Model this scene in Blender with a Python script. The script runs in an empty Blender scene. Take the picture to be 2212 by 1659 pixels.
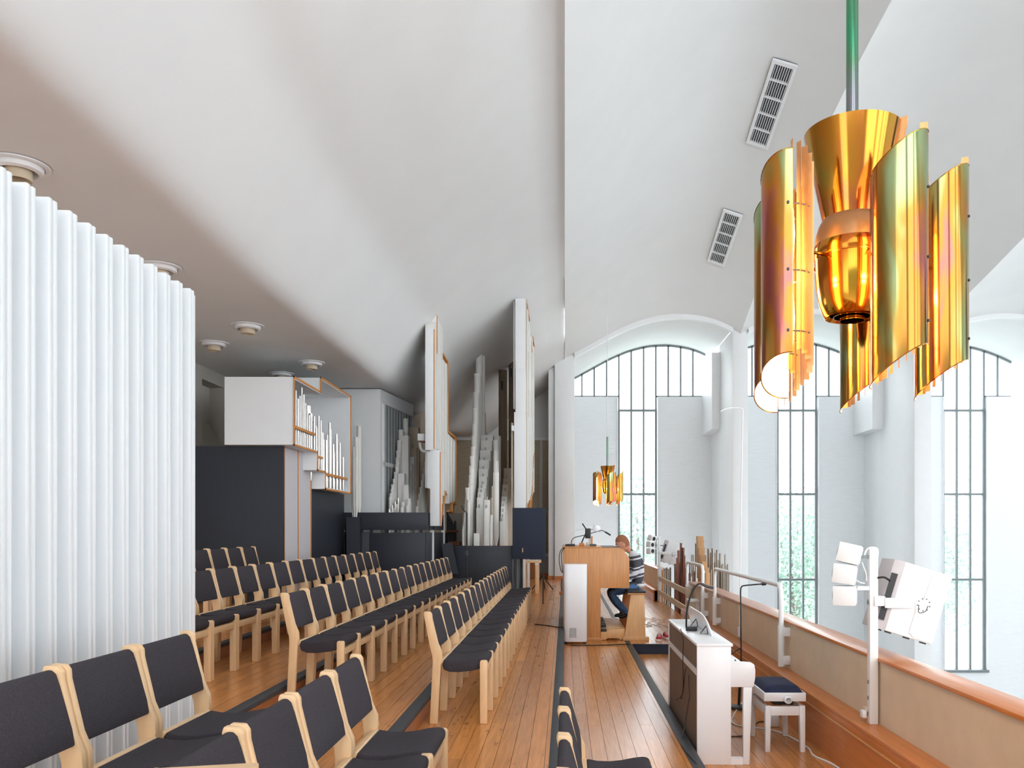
import bpy, bmesh, math, random
from mathutils import Vector, Matrix
random.seed(7)
R = math.radians
sc = bpy.context.scene
COL = sc.collection

# ------------------------------------------------------------------ camera
CAMZ, F = 1.58, 1800.0            # camera height over the middle floor, focal length in px of a 2212 px frame
cd = bpy.data.cameras.new('camera'); cam = bpy.data.objects.new('camera', cd); COL.objects.link(cam)
cam.location = (0, 0, CAMZ); cam.rotation_euler = (R(90), 0, 0)
cd.sensor_width = 36; cd.lens = 36*F/2212
cd.shift_x = -(1220-1106)/2212; cd.shift_y = (1148-829.5)/2212
cd.clip_start = .05; cd.clip_end = 400
sc.camera = cam
# ------------------------------------------------------------------ sky and exposure
w = bpy.data.worlds.new('sky'); sc.world = w; w.use_nodes = True
bg = w.node_tree.nodes['Background']; bg.inputs[0].default_value = (.89, .95, 1, 1); bg.inputs[1].default_value = 3.0
sc.view_settings.view_transform = 'Standard'; sc.view_settings.look = 'None'
sc.view_settings.gamma = 1; sc.view_settings.use_curve_mapping = False
sc.view_settings.exposure = 0.68
cy = sc.cycles
cy.max_bounces = 6; cy.diffuse_bounces = 4; cy.glossy_bounces = 2; cy.transmission_bounces = 2; cy.use_light_tree = False; cy.use_adaptive_sampling = True; cy.adaptive_threshold = .035; cy.transparent_max_bounces = 12
cy.caustics_reflective = False; cy.caustics_refractive = False; cy.sample_clamp_indirect = 6
try: cy.use_denoising = True
except Exception: pass

def P(px, py, Y):                  # where a thing of known depth stands
    return Vector(((px-1220)*Y/F, Y, CAMZ+(1148-py)*Y/F))
def XP(px, Y): return (px-1220)*Y/F
def ZP(py, Y): return CAMZ+(1148-py)*Y/F

# ------------------------------------------------------------------ materials
def lin(c):
    return tuple(((x/255+.055)/1.055)**2.4 if x/255 > .04045 else x/255/12.92 for x in c)
MATS = {}
def mat(name, rgb, rough=.5, metal=0, var=.06, scale=8, stretch=(1,1,1), bump=0, bscale=60, spec=.5, rand=0, emit=None, coat=0):
    m = bpy.data.materials.new(name); m.use_nodes = True; nt = m.node_tree; n = nt.nodes; L = nt.links
    b = n['Principled BSDF']; c = lin(rgb)
    b.inputs['Roughness'].default_value = rough; b.inputs['Metallic'].default_value = metal
    b.inputs['Specular IOR Level'].default_value = spec
    if coat: b.inputs['Coat Weight'].default_value = coat; b.inputs['Coat Roughness'].default_value = .12
    g = n.new('ShaderNodeNewGeometry'); mp = n.new('ShaderNodeMapping'); mp.inputs['Scale'].default_value = stretch
    L.new(g.outputs['Position'], mp.inputs['Vector'])
    no = n.new('ShaderNodeTexNoise'); no.inputs['Scale'].default_value = scale; no.inputs['Detail'].default_value = 4
    L.new(mp.outputs[0], no.inputs['Vector'])
    hs = n.new('ShaderNodeHueSaturation'); hs.inputs['Color'].default_value = (*c, 1)
    mr = n.new('ShaderNodeMapRange'); mr.inputs[1].default_value = .3; mr.inputs[2].default_value = .7
    mr.inputs[3].default_value = 1-var; mr.inputs[4].default_value = 1+var
    L.new(no.outputs[0], mr.inputs[0])
    if rand:
        oi = n.new('ShaderNodeObjectInfo'); r2 = n.new('ShaderNodeMapRange')
        r2.inputs[3].default_value = 1-rand; r2.inputs[4].default_value = 1+rand
        L.new(oi.outputs['Random'], r2.inputs[0])
        mu = n.new('ShaderNodeMath'); mu.operation = 'MULTIPLY'; L.new(mr.outputs[0], mu.inputs[0]); L.new(r2.outputs[0], mu.inputs[1])
        L.new(mu.outputs[0], hs.inputs['Value'])
    else: L.new(mr.outputs[0], hs.inputs['Value'])
    L.new(hs.outputs[0], b.inputs['Base Color'])
    if bump:
        n2 = n.new('ShaderNodeTexNoise'); n2.inputs['Scale'].default_value = bscale; n2.inputs['Detail'].default_value = 3
        L.new(mp.outputs[0], n2.inputs['Vector'])
        bp = n.new('ShaderNodeBump'); bp.inputs['Strength'].default_value = bump; bp.inputs['Distance'].default_value = .01
        L.new(n2.outputs[0], bp.inputs['Height']); L.new(bp.outputs[0], b.inputs['Normal'])
    if emit:
        b.inputs['Emission Color'].default_value = (*lin(emit[0]), 1); b.inputs['Emission Strength'].default_value = emit[1]
    MATS[name] = m
    return m
M = MATS
mat('plaster', (234,235,235), .85, var=.015, scale=1.2, bump=.08, bscale=25)
mat('plaster_low', (228,229,229), .85, var=.015, scale=1.2, bump=.08, bscale=25)
mat('brick_white', (238,241,243), .8, var=.02, scale=3, stretch=(1,1,6), bump=.25, bscale=9)
mat('white_paint', (240,241,242), .45, var=.012, scale=3)
mat('white_gloss', (244,244,246), .25, var=.01, scale=3)
mat('screen_white', (231,234,236), .4, var=.015, scale=3, stretch=(4,4,.4))
mat('grey_wall', (196,190,180), .8, var=.02, scale=2)
mat('speckle', (186,174,152), .9, var=.28, scale=70, bump=.3, bscale=80)
mat('pine', (205,135,74), .24, var=.16, scale=9, stretch=(6,.35,6), rand=.13, spec=.5)
mat('pine_dark', (150,88,48), .4, var=.2, scale=9, stretch=(6,.35,6))
mat('rubber', (52,54,58), .55, var=.12, scale=20)
mat('birch', (232,192,146), .42, var=.06, scale=14, stretch=(3,3,.6), rand=.04)
mat('fabric', (66,61,66), .95, var=.18, scale=160, bump=.4, bscale=350, spec=.2, rand=.10)
mat('navy_panel', (38,42,52), .5, var=.06, scale=4, stretch=(8,8,.5))
mat('navy_cloth', (47,54,70), .9, var=.1, scale=70)
mat('oak', (208,146,90), .4, var=.12, scale=7, stretch=(7,7,.5))
mat('oak_light', (226,176,120), .4, var=.09, scale=7, stretch=(4,4,.5))
mat('ply_edge', (214,142,68), .45, var=.08, scale=12)
mat('cherry', (204,122,58), .33, var=.1, scale=6, stretch=(5,.4,5), coat=.2)
mat('beige_panel', (222,200,172), .8, var=.05, scale=4, bump=.1, bscale=40)
mat('beige_paint', (214,196,170), .6, var=.03, scale=5)
mat('brown_board', (128,108,94), .75, var=.07, scale=5)
mat('lilac_panel', (208,203,206), .6, var=.02, scale=30)
mat('black', (26,27,30), .45, var=.08, scale=20)
mat('dark_grey', (62,64,68), .5, var=.06, scale=20)
mat('louvre_grey', (172,176,178), .5)
mat('frame', (128,136,138), .5, var=.06, scale=5)
mat('blue', (36,78,170), .6, var=.05, scale=5)
mat('red_tape', (176,40,44), .6)
mat('tin', (214,208,204), .25, metal=1, var=.05, scale=10)
mat('pipe_white', (232,229,224), .5, var=.025, scale=4, rand=.07)
mat('pipe_tan', (205,188,168), .6, var=.04, scale=5, rand=.06)
mat('pipe_brown', (140,124,104), .6, var=.06, scale=5)
mat('pipe_wood', (200,150,98), .5, var=.1, scale=7, stretch=(5,5,.5), rand=.06)
mat('pipe_copper', (134,74,50), .45, var=.1, scale=8, rand=.1)
mat('pipe_steel', (150,140,128), .3, metal=.9, var=.1, scale=8, rand=.1)
mat('navy_velvet', (22,30,62), .8, var=.25, scale=12)
mat('jeans', (74,108,150), .85, var=.3, scale=10)
mat('skin', (214,150,122), .5, var=.05, scale=20)
mat('hair', (150,96,62), .7, var=.2, scale=60)
mat('red_canvas', (186,42,54), .8, var=.1, scale=30)
mat('lamp_inner', (250,244,225), .6, emit=((255,214,150), 1.0))
mat('lamp_fin', (206,152,98), .4, metal=.5, var=.08, scale=20)
mat('bulb', (255,235,190), .5, emit=((255,205,120), 14.0))
mat('bark', (120,110,100), .9, var=.2)
mat('leaf', (146,172,156), .8, var=.3, scale=1.5)
mat('leaf_pale', (178,198,192), .8, var=.3, scale=1.5)
mat('lawn', (205,214,205), .9, var=.2)
mat('stone', (200,196,190), .8, var=.06)
mat('keys', (245,245,242), .2)
mat('amber', (190,110,40), .4)
mat('grey_plastic', (92,94,98), .5)

m_ = M['pine']; nt = m_.node_tree; n = nt.nodes; L = nt.links
g_ = n.new('ShaderNodeNewGeometry'); mp_ = n.new('ShaderNodeMapping'); mp_.inputs['Scale'].default_value = (14, 3.2, 14); L.new(g_.outputs['Position'], mp_.inputs[0])
kn = n.new('ShaderNodeTexNoise'); kn.inputs['Scale'].default_value = 1.6; kn.inputs['Detail'].default_value = 3; L.new(mp_.outputs[0], kn.inputs['Vector'])
kr = n.new('ShaderNodeMapRange'); kr.inputs[1].default_value = .66; kr.inputs[2].default_value = .74; kr.inputs[3].default_value = 1; kr.inputs[4].default_value = .55; L.new(kn.outputs[0], kr.inputs[0])
hs_ = [q for q in n if q.bl_idname == 'ShaderNodeHueSaturation'][0]; old = hs_.inputs['Value'].links[0].from_socket
mu_ = n.new('ShaderNodeMath'); mu_.operation = 'MULTIPLY'; L.new(old, mu_.inputs[0]); L.new(kr.outputs[0], mu_.inputs[1]); L.new(mu_.outputs[0], hs_.inputs['Value'])
def iridescent(name, cols, scale):
    m = bpy.data.materials.new(name); m.use_nodes = True; nt = m.node_tree; n = nt.nodes; L = nt.links
    b = n['Principled BSDF']; b.inputs['Metallic'].default_value = 1; b.inputs['Roughness'].default_value = .13
    g = n.new('ShaderNodeTexCoord'); mp = n.new('ShaderNodeMapping'); mp.inputs['Scale'].default_value = (1,1,.28)
    L.new(g.outputs['Object'], mp.inputs[0])
    no = n.new('ShaderNodeTexNoise'); no.inputs['Scale'].default_value = scale; no.inputs['Detail'].default_value = 2; no.inputs['Distortion'].default_value = .6
    L.new(mp.outputs[0], no.inputs['Vector'])
    cr = n.new('ShaderNodeValToRGB'); e = cr.color_ramp.elements
    for i, (p, c) in enumerate(cols):
        x = e[i] if i < 2 else e.new(p)
        x.position = p; x.color = (*lin(c), 1)
    L.new(no.outputs[0], cr.inputs[0]); L.new(cr.outputs[0], b.inputs['Base Color'])
    M[name] = m
iridescent('oxide', [(.30,(168,96,92)), (.70,(146,164,122)), (.42,(178,114,48)), (.50,(156,118,56)), (.58,(146,136,80))], 9)
iridescent('oxide_deep', [(.3,(170,66,46)), (.7,(170,150,52)), (.5,(190,112,34))], 9)
iridescent('oxide_gold', [(.30,(178,96,72)), (.70,(176,146,62)), (.5,(196,128,46))], 8)
mat('dome_copper', (168,122,82), .42, metal=1, var=.08, scale=30)
iridescent('oxide_rod', [(.3,(60,150,110)), (.7,(150,110,150)), (.5,(90,130,100))], 5)

m = bpy.data.materials.new('glass'); m.use_nodes = True; nt = m.node_tree; nt.nodes.clear()
o_ = nt.nodes.new('ShaderNodeOutputMaterial'); mx = nt.nodes.new('ShaderNodeMixShader'); tr = nt.nodes.new('ShaderNodeBsdfTransparent')
gl = nt.nodes.new('ShaderNodeBsdfGlossy'); gl.inputs['Roughness'].default_value = .02; mx.inputs[0].default_value = .05
nt.links.new(tr.outputs[0], mx.inputs[1]); nt.links.new(gl.outputs[0], mx.inputs[2]); nt.links.new(mx.outputs[0], o_.inputs[0]); M['glass'] = m

# striped jumper: bands that belong to the cloth
m = mat('jumper', (78,78,88), .9, var=.1, scale=60)
nt = m.node_tree; n = nt.nodes; L = nt.links; b = n['Principled BSDF']
g = n.new('ShaderNodeNewGeometry'); dp = n.new('ShaderNodeVectorMath'); dp.operation = 'DOT_PRODUCT'
dp.inputs[1].default_value = (-.22, 0, 1); L.new(g.outputs['Position'], dp.inputs[0])
cr = n.new('ShaderNodeValToRGB'); cr.color_ramp.interpolation = 'CONSTANT'
mr = n.new('ShaderNodeMapRange'); mr.inputs[1].default_value = .50; mr.inputs[2].default_value = 1.20
L.new(dp.outputs['Value'], mr.inputs[0]); L.new(mr.outputs[0], cr.inputs[0])
dk, wh = (*lin((80,80,90)), 1), (*lin((226,226,232)), 1)
st = [(0,dk),(.20,wh),(.225,dk),(.27,wh),(.37,dk),(.41,wh),(.435,dk),(.60,wh),(.63,dk),(.68,wh),(.80,dk),(.85,wh),(.88,dk)]
e = cr.color_ramp.elements
e[0].position = 0; e[0].color = dk; e[1].position = st[1][0]; e[1].color = wh
for p, c in st[2:]:
    x = e.new(p); x.color = c
L.new(cr.outputs[0], b.inputs['Base Color'])

# ------------------------------------------------------------------ mesh helpers
ORG = {}
def tag(o, label=None, cat=None, group=None, kind=None):
    if label: o['label'] = label
    if cat: o['category'] = cat
    if group: o['group'] = group
    if kind: o['kind'] = kind
    return o
def thing(name, label, cat, loc=(0,0,0), group=None, kind=None):
    o = bpy.data.objects.new(name, None); COL.objects.link(o); o.location = loc; o.empty_display_size = .1
    ORG[o] = Vector(loc)
    return tag(o, label, cat, group, kind)
class MB:
    def __init__(s): s.v = []; s.f = []
    def add(s, vs, fs):
        k = len(s.v); s.v += [tuple(x) for x in vs]; s.f += [tuple(i+k for i in f) for f in fs]; return s
    def box(s, x0, x1, y0, y1, z0, z1, mtx=None):
        vs = [Vector((x, y, z)) for z in (z0, z1) for y in (y0, y1) for x in (x0, x1)]
        if mtx: vs = [mtx @ v for v in vs]
        return s.add(vs, [(0,2,3,1),(4,5,7,6),(0,1,5,4),(2,6,7,3),(0,4,6,2),(1,3,7,5)])
    def prism(s, poly, axis, a, b):      # axis 0: poly=(y,z); 1: poly=(x,z); 2: poly=(x,y)
        def mk(p, t):
            return (t, p[0], p[1]) if axis == 0 else ((p[0], t, p[1]) if axis == 1 else (p[0], p[1], t))
        n = len(poly); vs = [mk(p, a) for p in poly]+[mk(p, b) for p in poly]
        fs = [tuple(range(n)), tuple(range(2*n-1, n-1, -1))]+[(i, i+n, (i+1) % n+n, (i+1) % n) for i in range(n)]
        return s.add(vs, fs)
    def tube(s, pts, r, n=8, caps=True):
        pts = [Vector(p) for p in pts]; rs = r if isinstance(r, (list, tuple)) else [r]*len(pts)
        vs = []; t0 = (pts[1]-pts[0]).normalized()
        u = t0.orthogonal().normalized()
        for i, p in enumerate(pts):
            t = (pts[min(i+1, len(pts)-1)]-pts[max(i-1, 0)]).normalized()
            u = (u-t*u.dot(t)).normalized(); w_ = t.cross(u)
            vs += [p+(u*math.cos(2*math.pi*k/n)+w_*math.sin(2*math.pi*k/n))*rs[i] for k in range(n)]
        fs = [(i*n+k, i*n+(k+1) % n, (i+1)*n+(k+1) % n, (i+1)*n+k) for i in range(len(pts)-1) for k in range(n)]
        if caps: fs += [tuple(range(n-1, -1, -1)), tuple(range((len(pts)-1)*n, len(pts)*n))]
        return s.add(vs, fs)
    def lathe(s, prof, c, n=24, caps=True, a0=0, a1=2*math.pi):
        full = abs(a1-a0-2*math.pi) < 1e-6; m_ = n if full else n+1
        vs = [(c[0]+r*math.cos(a0+(a1-a0)*k/n), c[1]+r*math.sin(a0+(a1-a0)*k/n), c[2]+z) for r, z in prof for k in range(m_)]
        fs = [(i*m_+k, i*m_+(k+1) % m_, (i+1)*m_+(k+1) % m_, (i+1)*m_+k) for i in range(len(prof)-1) for k in range(n)]
        if caps and full: fs += [tuple(range(m_-1, -1, -1)), tuple(range((len(prof)-1)*m_, len(prof)*m_))]
        return s.add(vs, fs)
    def quad(s, a, b, c, d): return s.add([a, b, c, d], [(0,1,2,3)])
    def xf(s, mtx): s.v = [tuple(mtx @ Vector(v)) for v in s.v]; return s
    def mesh(s, name, material, bevel=0, smooth=True, seg=2, off=Vector()):
        me = bpy.data.meshes.new(name); me.from_pydata([Vector(v)-off for v in s.v], [], s.f)
        bm = bmesh.new(); bm.from_mesh(me); bmesh.ops.recalc_face_normals(bm, faces=bm.faces)
        if bevel: bmesh.ops.bevel(bm, geom=[e for e in bm.edges if e.calc_face_angle(0) > .5], offset=bevel, segments=seg, affect='EDGES', profile=.5)
        bm.to_mesh(me); bm.free()
        if smooth:
            me.polygons.foreach_set('use_smooth', [True]*len(me.polygons)); me.set_sharp_from_angle(angle=R(40))
        for mm in (material if isinstance(material, (list, tuple)) else [material]): me.materials.append(M[mm])
        return me
    def build(s, name, material, parent=None, bevel=0, smooth=True, seg=2):
        if parent is not None: off = ORG[parent]
        else:
            lo = [min(v[i] for v in s.v) for i in range(3)]; hi = [max(v[i] for v in s.v) for i in range(3)]
            off = Vector(((lo[0]+hi[0])/2, (lo[1]+hi[1])/2, lo[2]))
        me = s.mesh(name, material, bevel, smooth, seg, off)
        o = bpy.data.objects.new(name, me); COL.objects.link(o)
        if parent is not None: o.parent = parent
        else: o.location = off
        ORG[o] = off
        return o
def box(name, x0, x1, y0, y1, z0, z1, material, parent=None, bevel=0):
    return MB().box(x0, x1, y0, y1, z0, z1).build(name, material, parent, bevel)
def tube(name, pts, r, material, parent=None, n=8):
    return MB().tube(pts, r, n).build(name, material, parent)
def smooth_path(pts, k=6):
    pts = [Vector(p) for p in pts]; out = []
    for i in range(len(pts)-1):
        p0, p1, p2, p3 = pts[max(i-1, 0)], pts[i], pts[i+1], pts[min(i+2, len(pts)-1)]
        for j in range(k):
            t = j/k; out.append(.5*((2*p1)+(p2-p0)*t+(2*p0-5*p1+4*p2-p3)*t*t+(3*p1-p0-3*p2+p3)*t**3))
    return out+[pts[-1]]
UNIT = {}
def piece(name, material, parent, x0, x1, y0, y1, z0, z1, bevel=.0):     # alike pieces share one unit mesh
    key = (name, material)
    if key not in UNIT: UNIT[key] = MB().box(-.5, .5, -.5, .5, -.5, .5).mesh(name, material, 0, False)
    o = bpy.data.objects.new(name, UNIT[key]); COL.objects.link(o); o.parent = parent
    o.location = Vector(((x0+x1)/2, (y0+y1)/2, (z0+z1)/2))-ORG[parent]; o.scale = (x1-x0, y1-y0, z1-z0); ORG[o] = ORG[parent]
    return o
def copy_tree(o, parent=None):
    c = o.copy(); COL.objects.link(c); c.parent = parent
    for ch in o.children: copy_tree(ch, c)
    return c
ORD = 'first second third fourth fifth sixth seventh eighth ninth tenth eleventh twelfth thirteenth fourteenth fifteenth sixteenth seventeenth eighteenth'.split()

# ================================================================== the setting
Z3, Z2, Z1, Z0, ZL = .20, .335, .455, .58, -.135        # tier floors over the middle floor, and the sunk floor
YB = 25.5                                                # back wall
def planked_floor(label, x0, x1, y0, y1, z, thick=.2, pw=.105, seed=1):
    rnd = random.Random(seed)
    t = thing('floor', label, 'floor', ((x0+x1)/2, (y0+y1)/2, z-.03), kind='structure')
    MB().box(x0, x1, y0, y1, z-thick, z-.012).build('subfloor', 'pine_dark', t)
    n = max(1, round((x1-x0)/pw)); pw = (x1-x0)/n
    for i in range(n):
        y = y0
        while y < y1-.01:
            ln = min(rnd.uniform(2.6, 5.2) if y > 2 else rnd.uniform(2, 5), y1-y)
            if y1-(y+ln) < .8: ln = y1-y
            piece('plank', 'pine', t, x0+i*pw+.0013, x0+(i+1)*pw-.0013, y+.0008, y+ln-.0008, z-.011, z-rnd.uniform(0, .0006))
            y += ln
    return t
planked_floor('varnished pine plank floor of the middle step in front of the organ console', -.02, .93, -1, 11.66, 0, seed=2)
planked_floor('varnished pine plank platform carrying the organ console', -.02, 2.2, 11.66, YB, 0, seed=3)
planked_floor('sunken pine plank floor beneath the white piano along the parapet', .93, 2.2, -1, 11.66, ZL, thick=.1, seed=4)
planked_floor('pine plank step under the front row of chairs', -1.03, -.02, -1, YB, Z3, thick=.35, seed=5)
planked_floor('pine plank step under the second row of chairs', -2.04, -1.03, -1, YB, Z2, thick=.5, seed=6)
planked_floor('pine plank step under the third row of chairs', -3.05, -2.04, -1, YB, Z1, thick=.6, seed=7)
planked_floor('topmost pine plank step along the left wall', -5.7, -3.05, -1, YB, Z0, thick=.7, pw=.13, seed=8)
# dark nosings and risers
for k, (x, zt, zb, y1, lab) in enumerate([(-.02, Z3, 0, YB, 'front row step'), (-1.03, Z2, Z3, YB, 'second row step'), (-2.04, Z1, Z2, YB, 'third row step'), (-3.05, Z0, Z1, YB, 'top step'), (.93, 0, ZL, 11.66, 'middle floor step')]):
    t = thing('trim_%d' % (k+1), 'black rubber nosing with dark riser along the '+lab, 'step edge', (x, 5, zb), kind='structure')
    box('nosing', x-.075, x+.012, -1, y1, zt-.028, zt+.004, 'rubber', t, .003)
    box('riser', x+.0005, x+.007, -1, y1, zb, zt-.028, 'pine_dark', t)
t = thing('trim_6', 'dark blue carpeted riser where the console platform ends', 'step edge', (1.5, 11.66, ZL), kind='structure')
box('riser', .93, 2.2, 11.648, 11.659, ZL, -.004, 'navy_cloth', t); box('nosing', .945, 2.2, 11.64, 11.70, -.004, .004, 'rubber', t)
tag(box('trim_7', .86, .93, 11.72, YB, -.002, .003, 'rubber'), 'dark strip let into the platform floor beyond the console', 'floor strip', kind='structure')

# ---- left ceiling: flat low part that bends up into the big slope
def interp(tab, x):
    if x <= tab[0][0]: return tab[0][1]
    for (a, b), (c, d) in zip(tab, tab[1:]):
        if x <= c: return b+(d-b)*(x-a)/(c-a)
    return tab[-1][1]
def sm(tab, x, h):                  # smoothed table
    return sum(interp(tab, x+h*d)*wt for d, wt in ((-1,.12),(-.5,.23),(0,.3),(.5,.23),(1,.12)))
PROF = [(-7,2.6),(-3.12,2.6),(-2.42,3.72),(-1.7,4.35),(-1,4.9),(-.4,5.35),(0,5.65)]
PEND = [(-7,2.9),(-2.38,2.9),(-.51,4.3),(0,4.68)]
def zleft(x, y):
    t = min(max((y-20.5)/(YB-20.5), 0), 1); t = t*t*(3-2*t)
    xs = min(x, 0); xs -= .24*max(0, min(1, (8.5-y)/4.5))*max(0, min(1, (-1.2-x)/.8))
    z = sm(PROF, xs, .13)*(1-t)+sm(PEND, xs, .12)*t
    z += .09*math.sin(y*.55)*max(0, min(1, (x+3)/1.5))*max(0, min(1, -x))          # hand-plastered unevenness
    xc = -.015*max(y, 3)                                                            # the soft rib beside the valley
    if x > xc: z -= .13*((x-xc)/-xc)*(1-t)
    return CAMZ+z
def grid(name, xs, ys, fn, material, label):
    vs = [(x, y, fn(x, y)) for y in ys for x in xs]; n = len(xs)
    fs = [(j*n+i, j*n+i+1, (j+1)*n+i+1, (j+1)*n+i) for j in range(len(ys)-1) for i in range(n-1)]
    me = bpy.data.meshes.new(name); me.from_pydata(vs, [], fs); me.materials.append(M[material])
    me.polygons.foreach_set('use_smooth', [True]*len(me.polygons))
    o = bpy.data.objects.new(name, me); COL.objects.link(o); ORG[o] = Vector()
    return tag(o, label, 'ceiling', kind='structure')
ys = [-3+.4*i for i in range(72)]+[YB+.1]; ys = sorted(set(y for y in ys if y <= YB+.1))
vs = []; us = [-5.9,-5.2,-4.5,-4,-3.7]+[-3.6+.06*i for i in range(54)]
def rowx(y):
    xc = -.015*max(y, 3); a = [u for u in us if u < xc-.03]
    return a+[xc]*(len(us)-len(a))+[xc*.66, xc*.33, 0]
allv = []; n = len(us)+3
for y in ys: allv += [(x, y, zleft(x, y)) for x in rowx(y)]
me = bpy.data.meshes.new('ceiling'); me.from_pydata(allv, [], [(j*n+i, j*n+i+1, (j+1)*n+i+1, (j+1)*n+i) for j in range(len(ys)-1) for i in range(n-1)])
bm = bmesh.new(); bm.from_mesh(me); bmesh.ops.remove_doubles(bm, verts=bm.verts, dist=1e-4); bm.to_mesh(me); bm.free()
me.materials.append(M['plaster']); me.polygons.foreach_set('use_smooth', [True]*len(me.polygons))
o = bpy.data.objects.new('ceiling', me); COL.objects.link(o)
tag(o, 'white plaster ceiling bending from a low grey flat up into a wide slope', 'ceiling', kind='structure')

# ---- nave vaults on the right: folds run towards the camera above the columns
XF = [0, 5.0, 10.0, 15.0, 20.0, 25.0]
YC = 23.7                                                 # front of the columns
YG = 27.4                                                 # glazing
V = [[(-3,5.1),(13,5.1),(20,5.1),(YC,4.93)],
     [(-3,8.2),(9,8.35),(12.77,8.14),(14.85,7.91),(18,7.3),(21.6,6.36),(YC,5.62)],
     [(-3,7.6),(10,7.6),(14,7.2),(18.1,6.42),(20.7,5.86),(YC,5.4)],
     *[[(-3,7.6),(10,7.6),(14,7.2),(18.1,6.42),(20.7,5.86),(YC,5.4)]]*3]
ARCH1 = [(.0,.0),(.03,.03),(.16,.29),(.29,.56),(.42,.75),(.55,.82),(.68,.76),(.81,.58),(.91,.34),(1,0)]
def bulge(i, t, y):
    a = max(0, min(1, (YC-y)/9))
    return (sm(ARCH1, t, .05) if 0 < t < 1 else 0)*(1+.9*a) if i == 0 else math.sin(math.pi*t)**.85*.78*(1+.35*a)
def zbay(i, x, y):
    t = (x-XF[i])/(XF[i+1]-XF[i]); z0 = sm(V[i], y, 1.2) if y < YC-1.5 else interp(V[i], y); z1 = sm(V[i+1], y, 1.2) if y < YC-1.5 else interp(V[i+1], y)
    if i == 0 and y < YC: z0 = zleft(0, min(y, 20.4))-CAMZ if y < 20 else z0+(zleft(0, 20.4)-CAMZ-z0)*max(0, (YC-y)/(YC-20))
    return CAMZ+z0*(1-t)+z1*t+bulge(i, t, y)
ysb = [-6+.55*k for k in range(54)]+[YC]
for i in range(5):
    grid('ceiling', [XF[i]+(XF[i+1]-XF[i])*k/28 for k in range(29)], ysb, lambda x, y, i=i: zbay(i, x, y), 'plaster',
         ['white vault bay springing from the organ loft column', 'white vault bay behind the large copper lamp', 'white vault bay at the right edge of the picture', 'white vault bay beyond the right edge of the picture', 'farthest white vault bay of the nave'][i])

sk = MB(); yy_ = [18+.4*k for k in range(20)]
for a, c in zip(yy_, yy_[1:]):
    sk.quad((0,a,zleft(0,a)-.02),(0,c,zleft(0,c)-.02),(0,c,zbay(0,0,min(c,YC))+.05),(0,a,zbay(0,0,min(a,YC))+.05))
tag(sk.build('ceiling', 'plaster'), 'narrow plaster step in the valley above the first column', 'ceiling', kind='structure')
# ---- window wall: columns, soffits, wall panels and glazing
def column(x0, x1, y0, y1, z1, label, name):
    t = thing(name, label, 'column', ((x0+x1)/2, y0, 0), kind='structure')
    box('shaft', x0, x1, y0, y1, -6.5, z1, 'white_paint', t, .01)
    return t
c1 = column(-.29, .27, YC, 25.4, CAMZ+5.6, 'white column beside the organ console, below the first vault valley', 'column')
box('baseboard', -.30, -.025, YC-.02, YC, Z3, Z3+.11, 'cherry', c1)
c1b = column(-.47, -.30, YC+.15, 25.3, CAMZ+5.4, 'narrow white column half hidden behind the first column', 'column')
box('baseboard', -.48, -.30, YC+.13, YC+.15, Z3, Z3+.11, 'cherry', c1b)
c2 = column(4.78, 5.21, YC, 25.8, CAMZ+5.75, 'white column between the first and second window', 'column')
box('corbel', 4.52, 4.80, 25.6, YG, CAMZ+3.15, CAMZ+5.5, 'white_paint', c2)
box('rear_shaft', 4.80, 5.20, 25.8, YG, -6.5, CAMZ+5.6, 'white_paint', c2)
c3 = column(9.78, 10.25, YC-.4, 25.8, CAMZ+5.6, 'white column between the second and third window', 'column')
box('corbel', 9.45, 9.80, 25.6, YG, CAMZ+3.15, CAMZ+5.4, 'white_paint', c3)
box('rear_shaft', 9.80, 10.24, 25.8, YG, -6.5, CAMZ+5.6, 'white_paint', c3)

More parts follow.
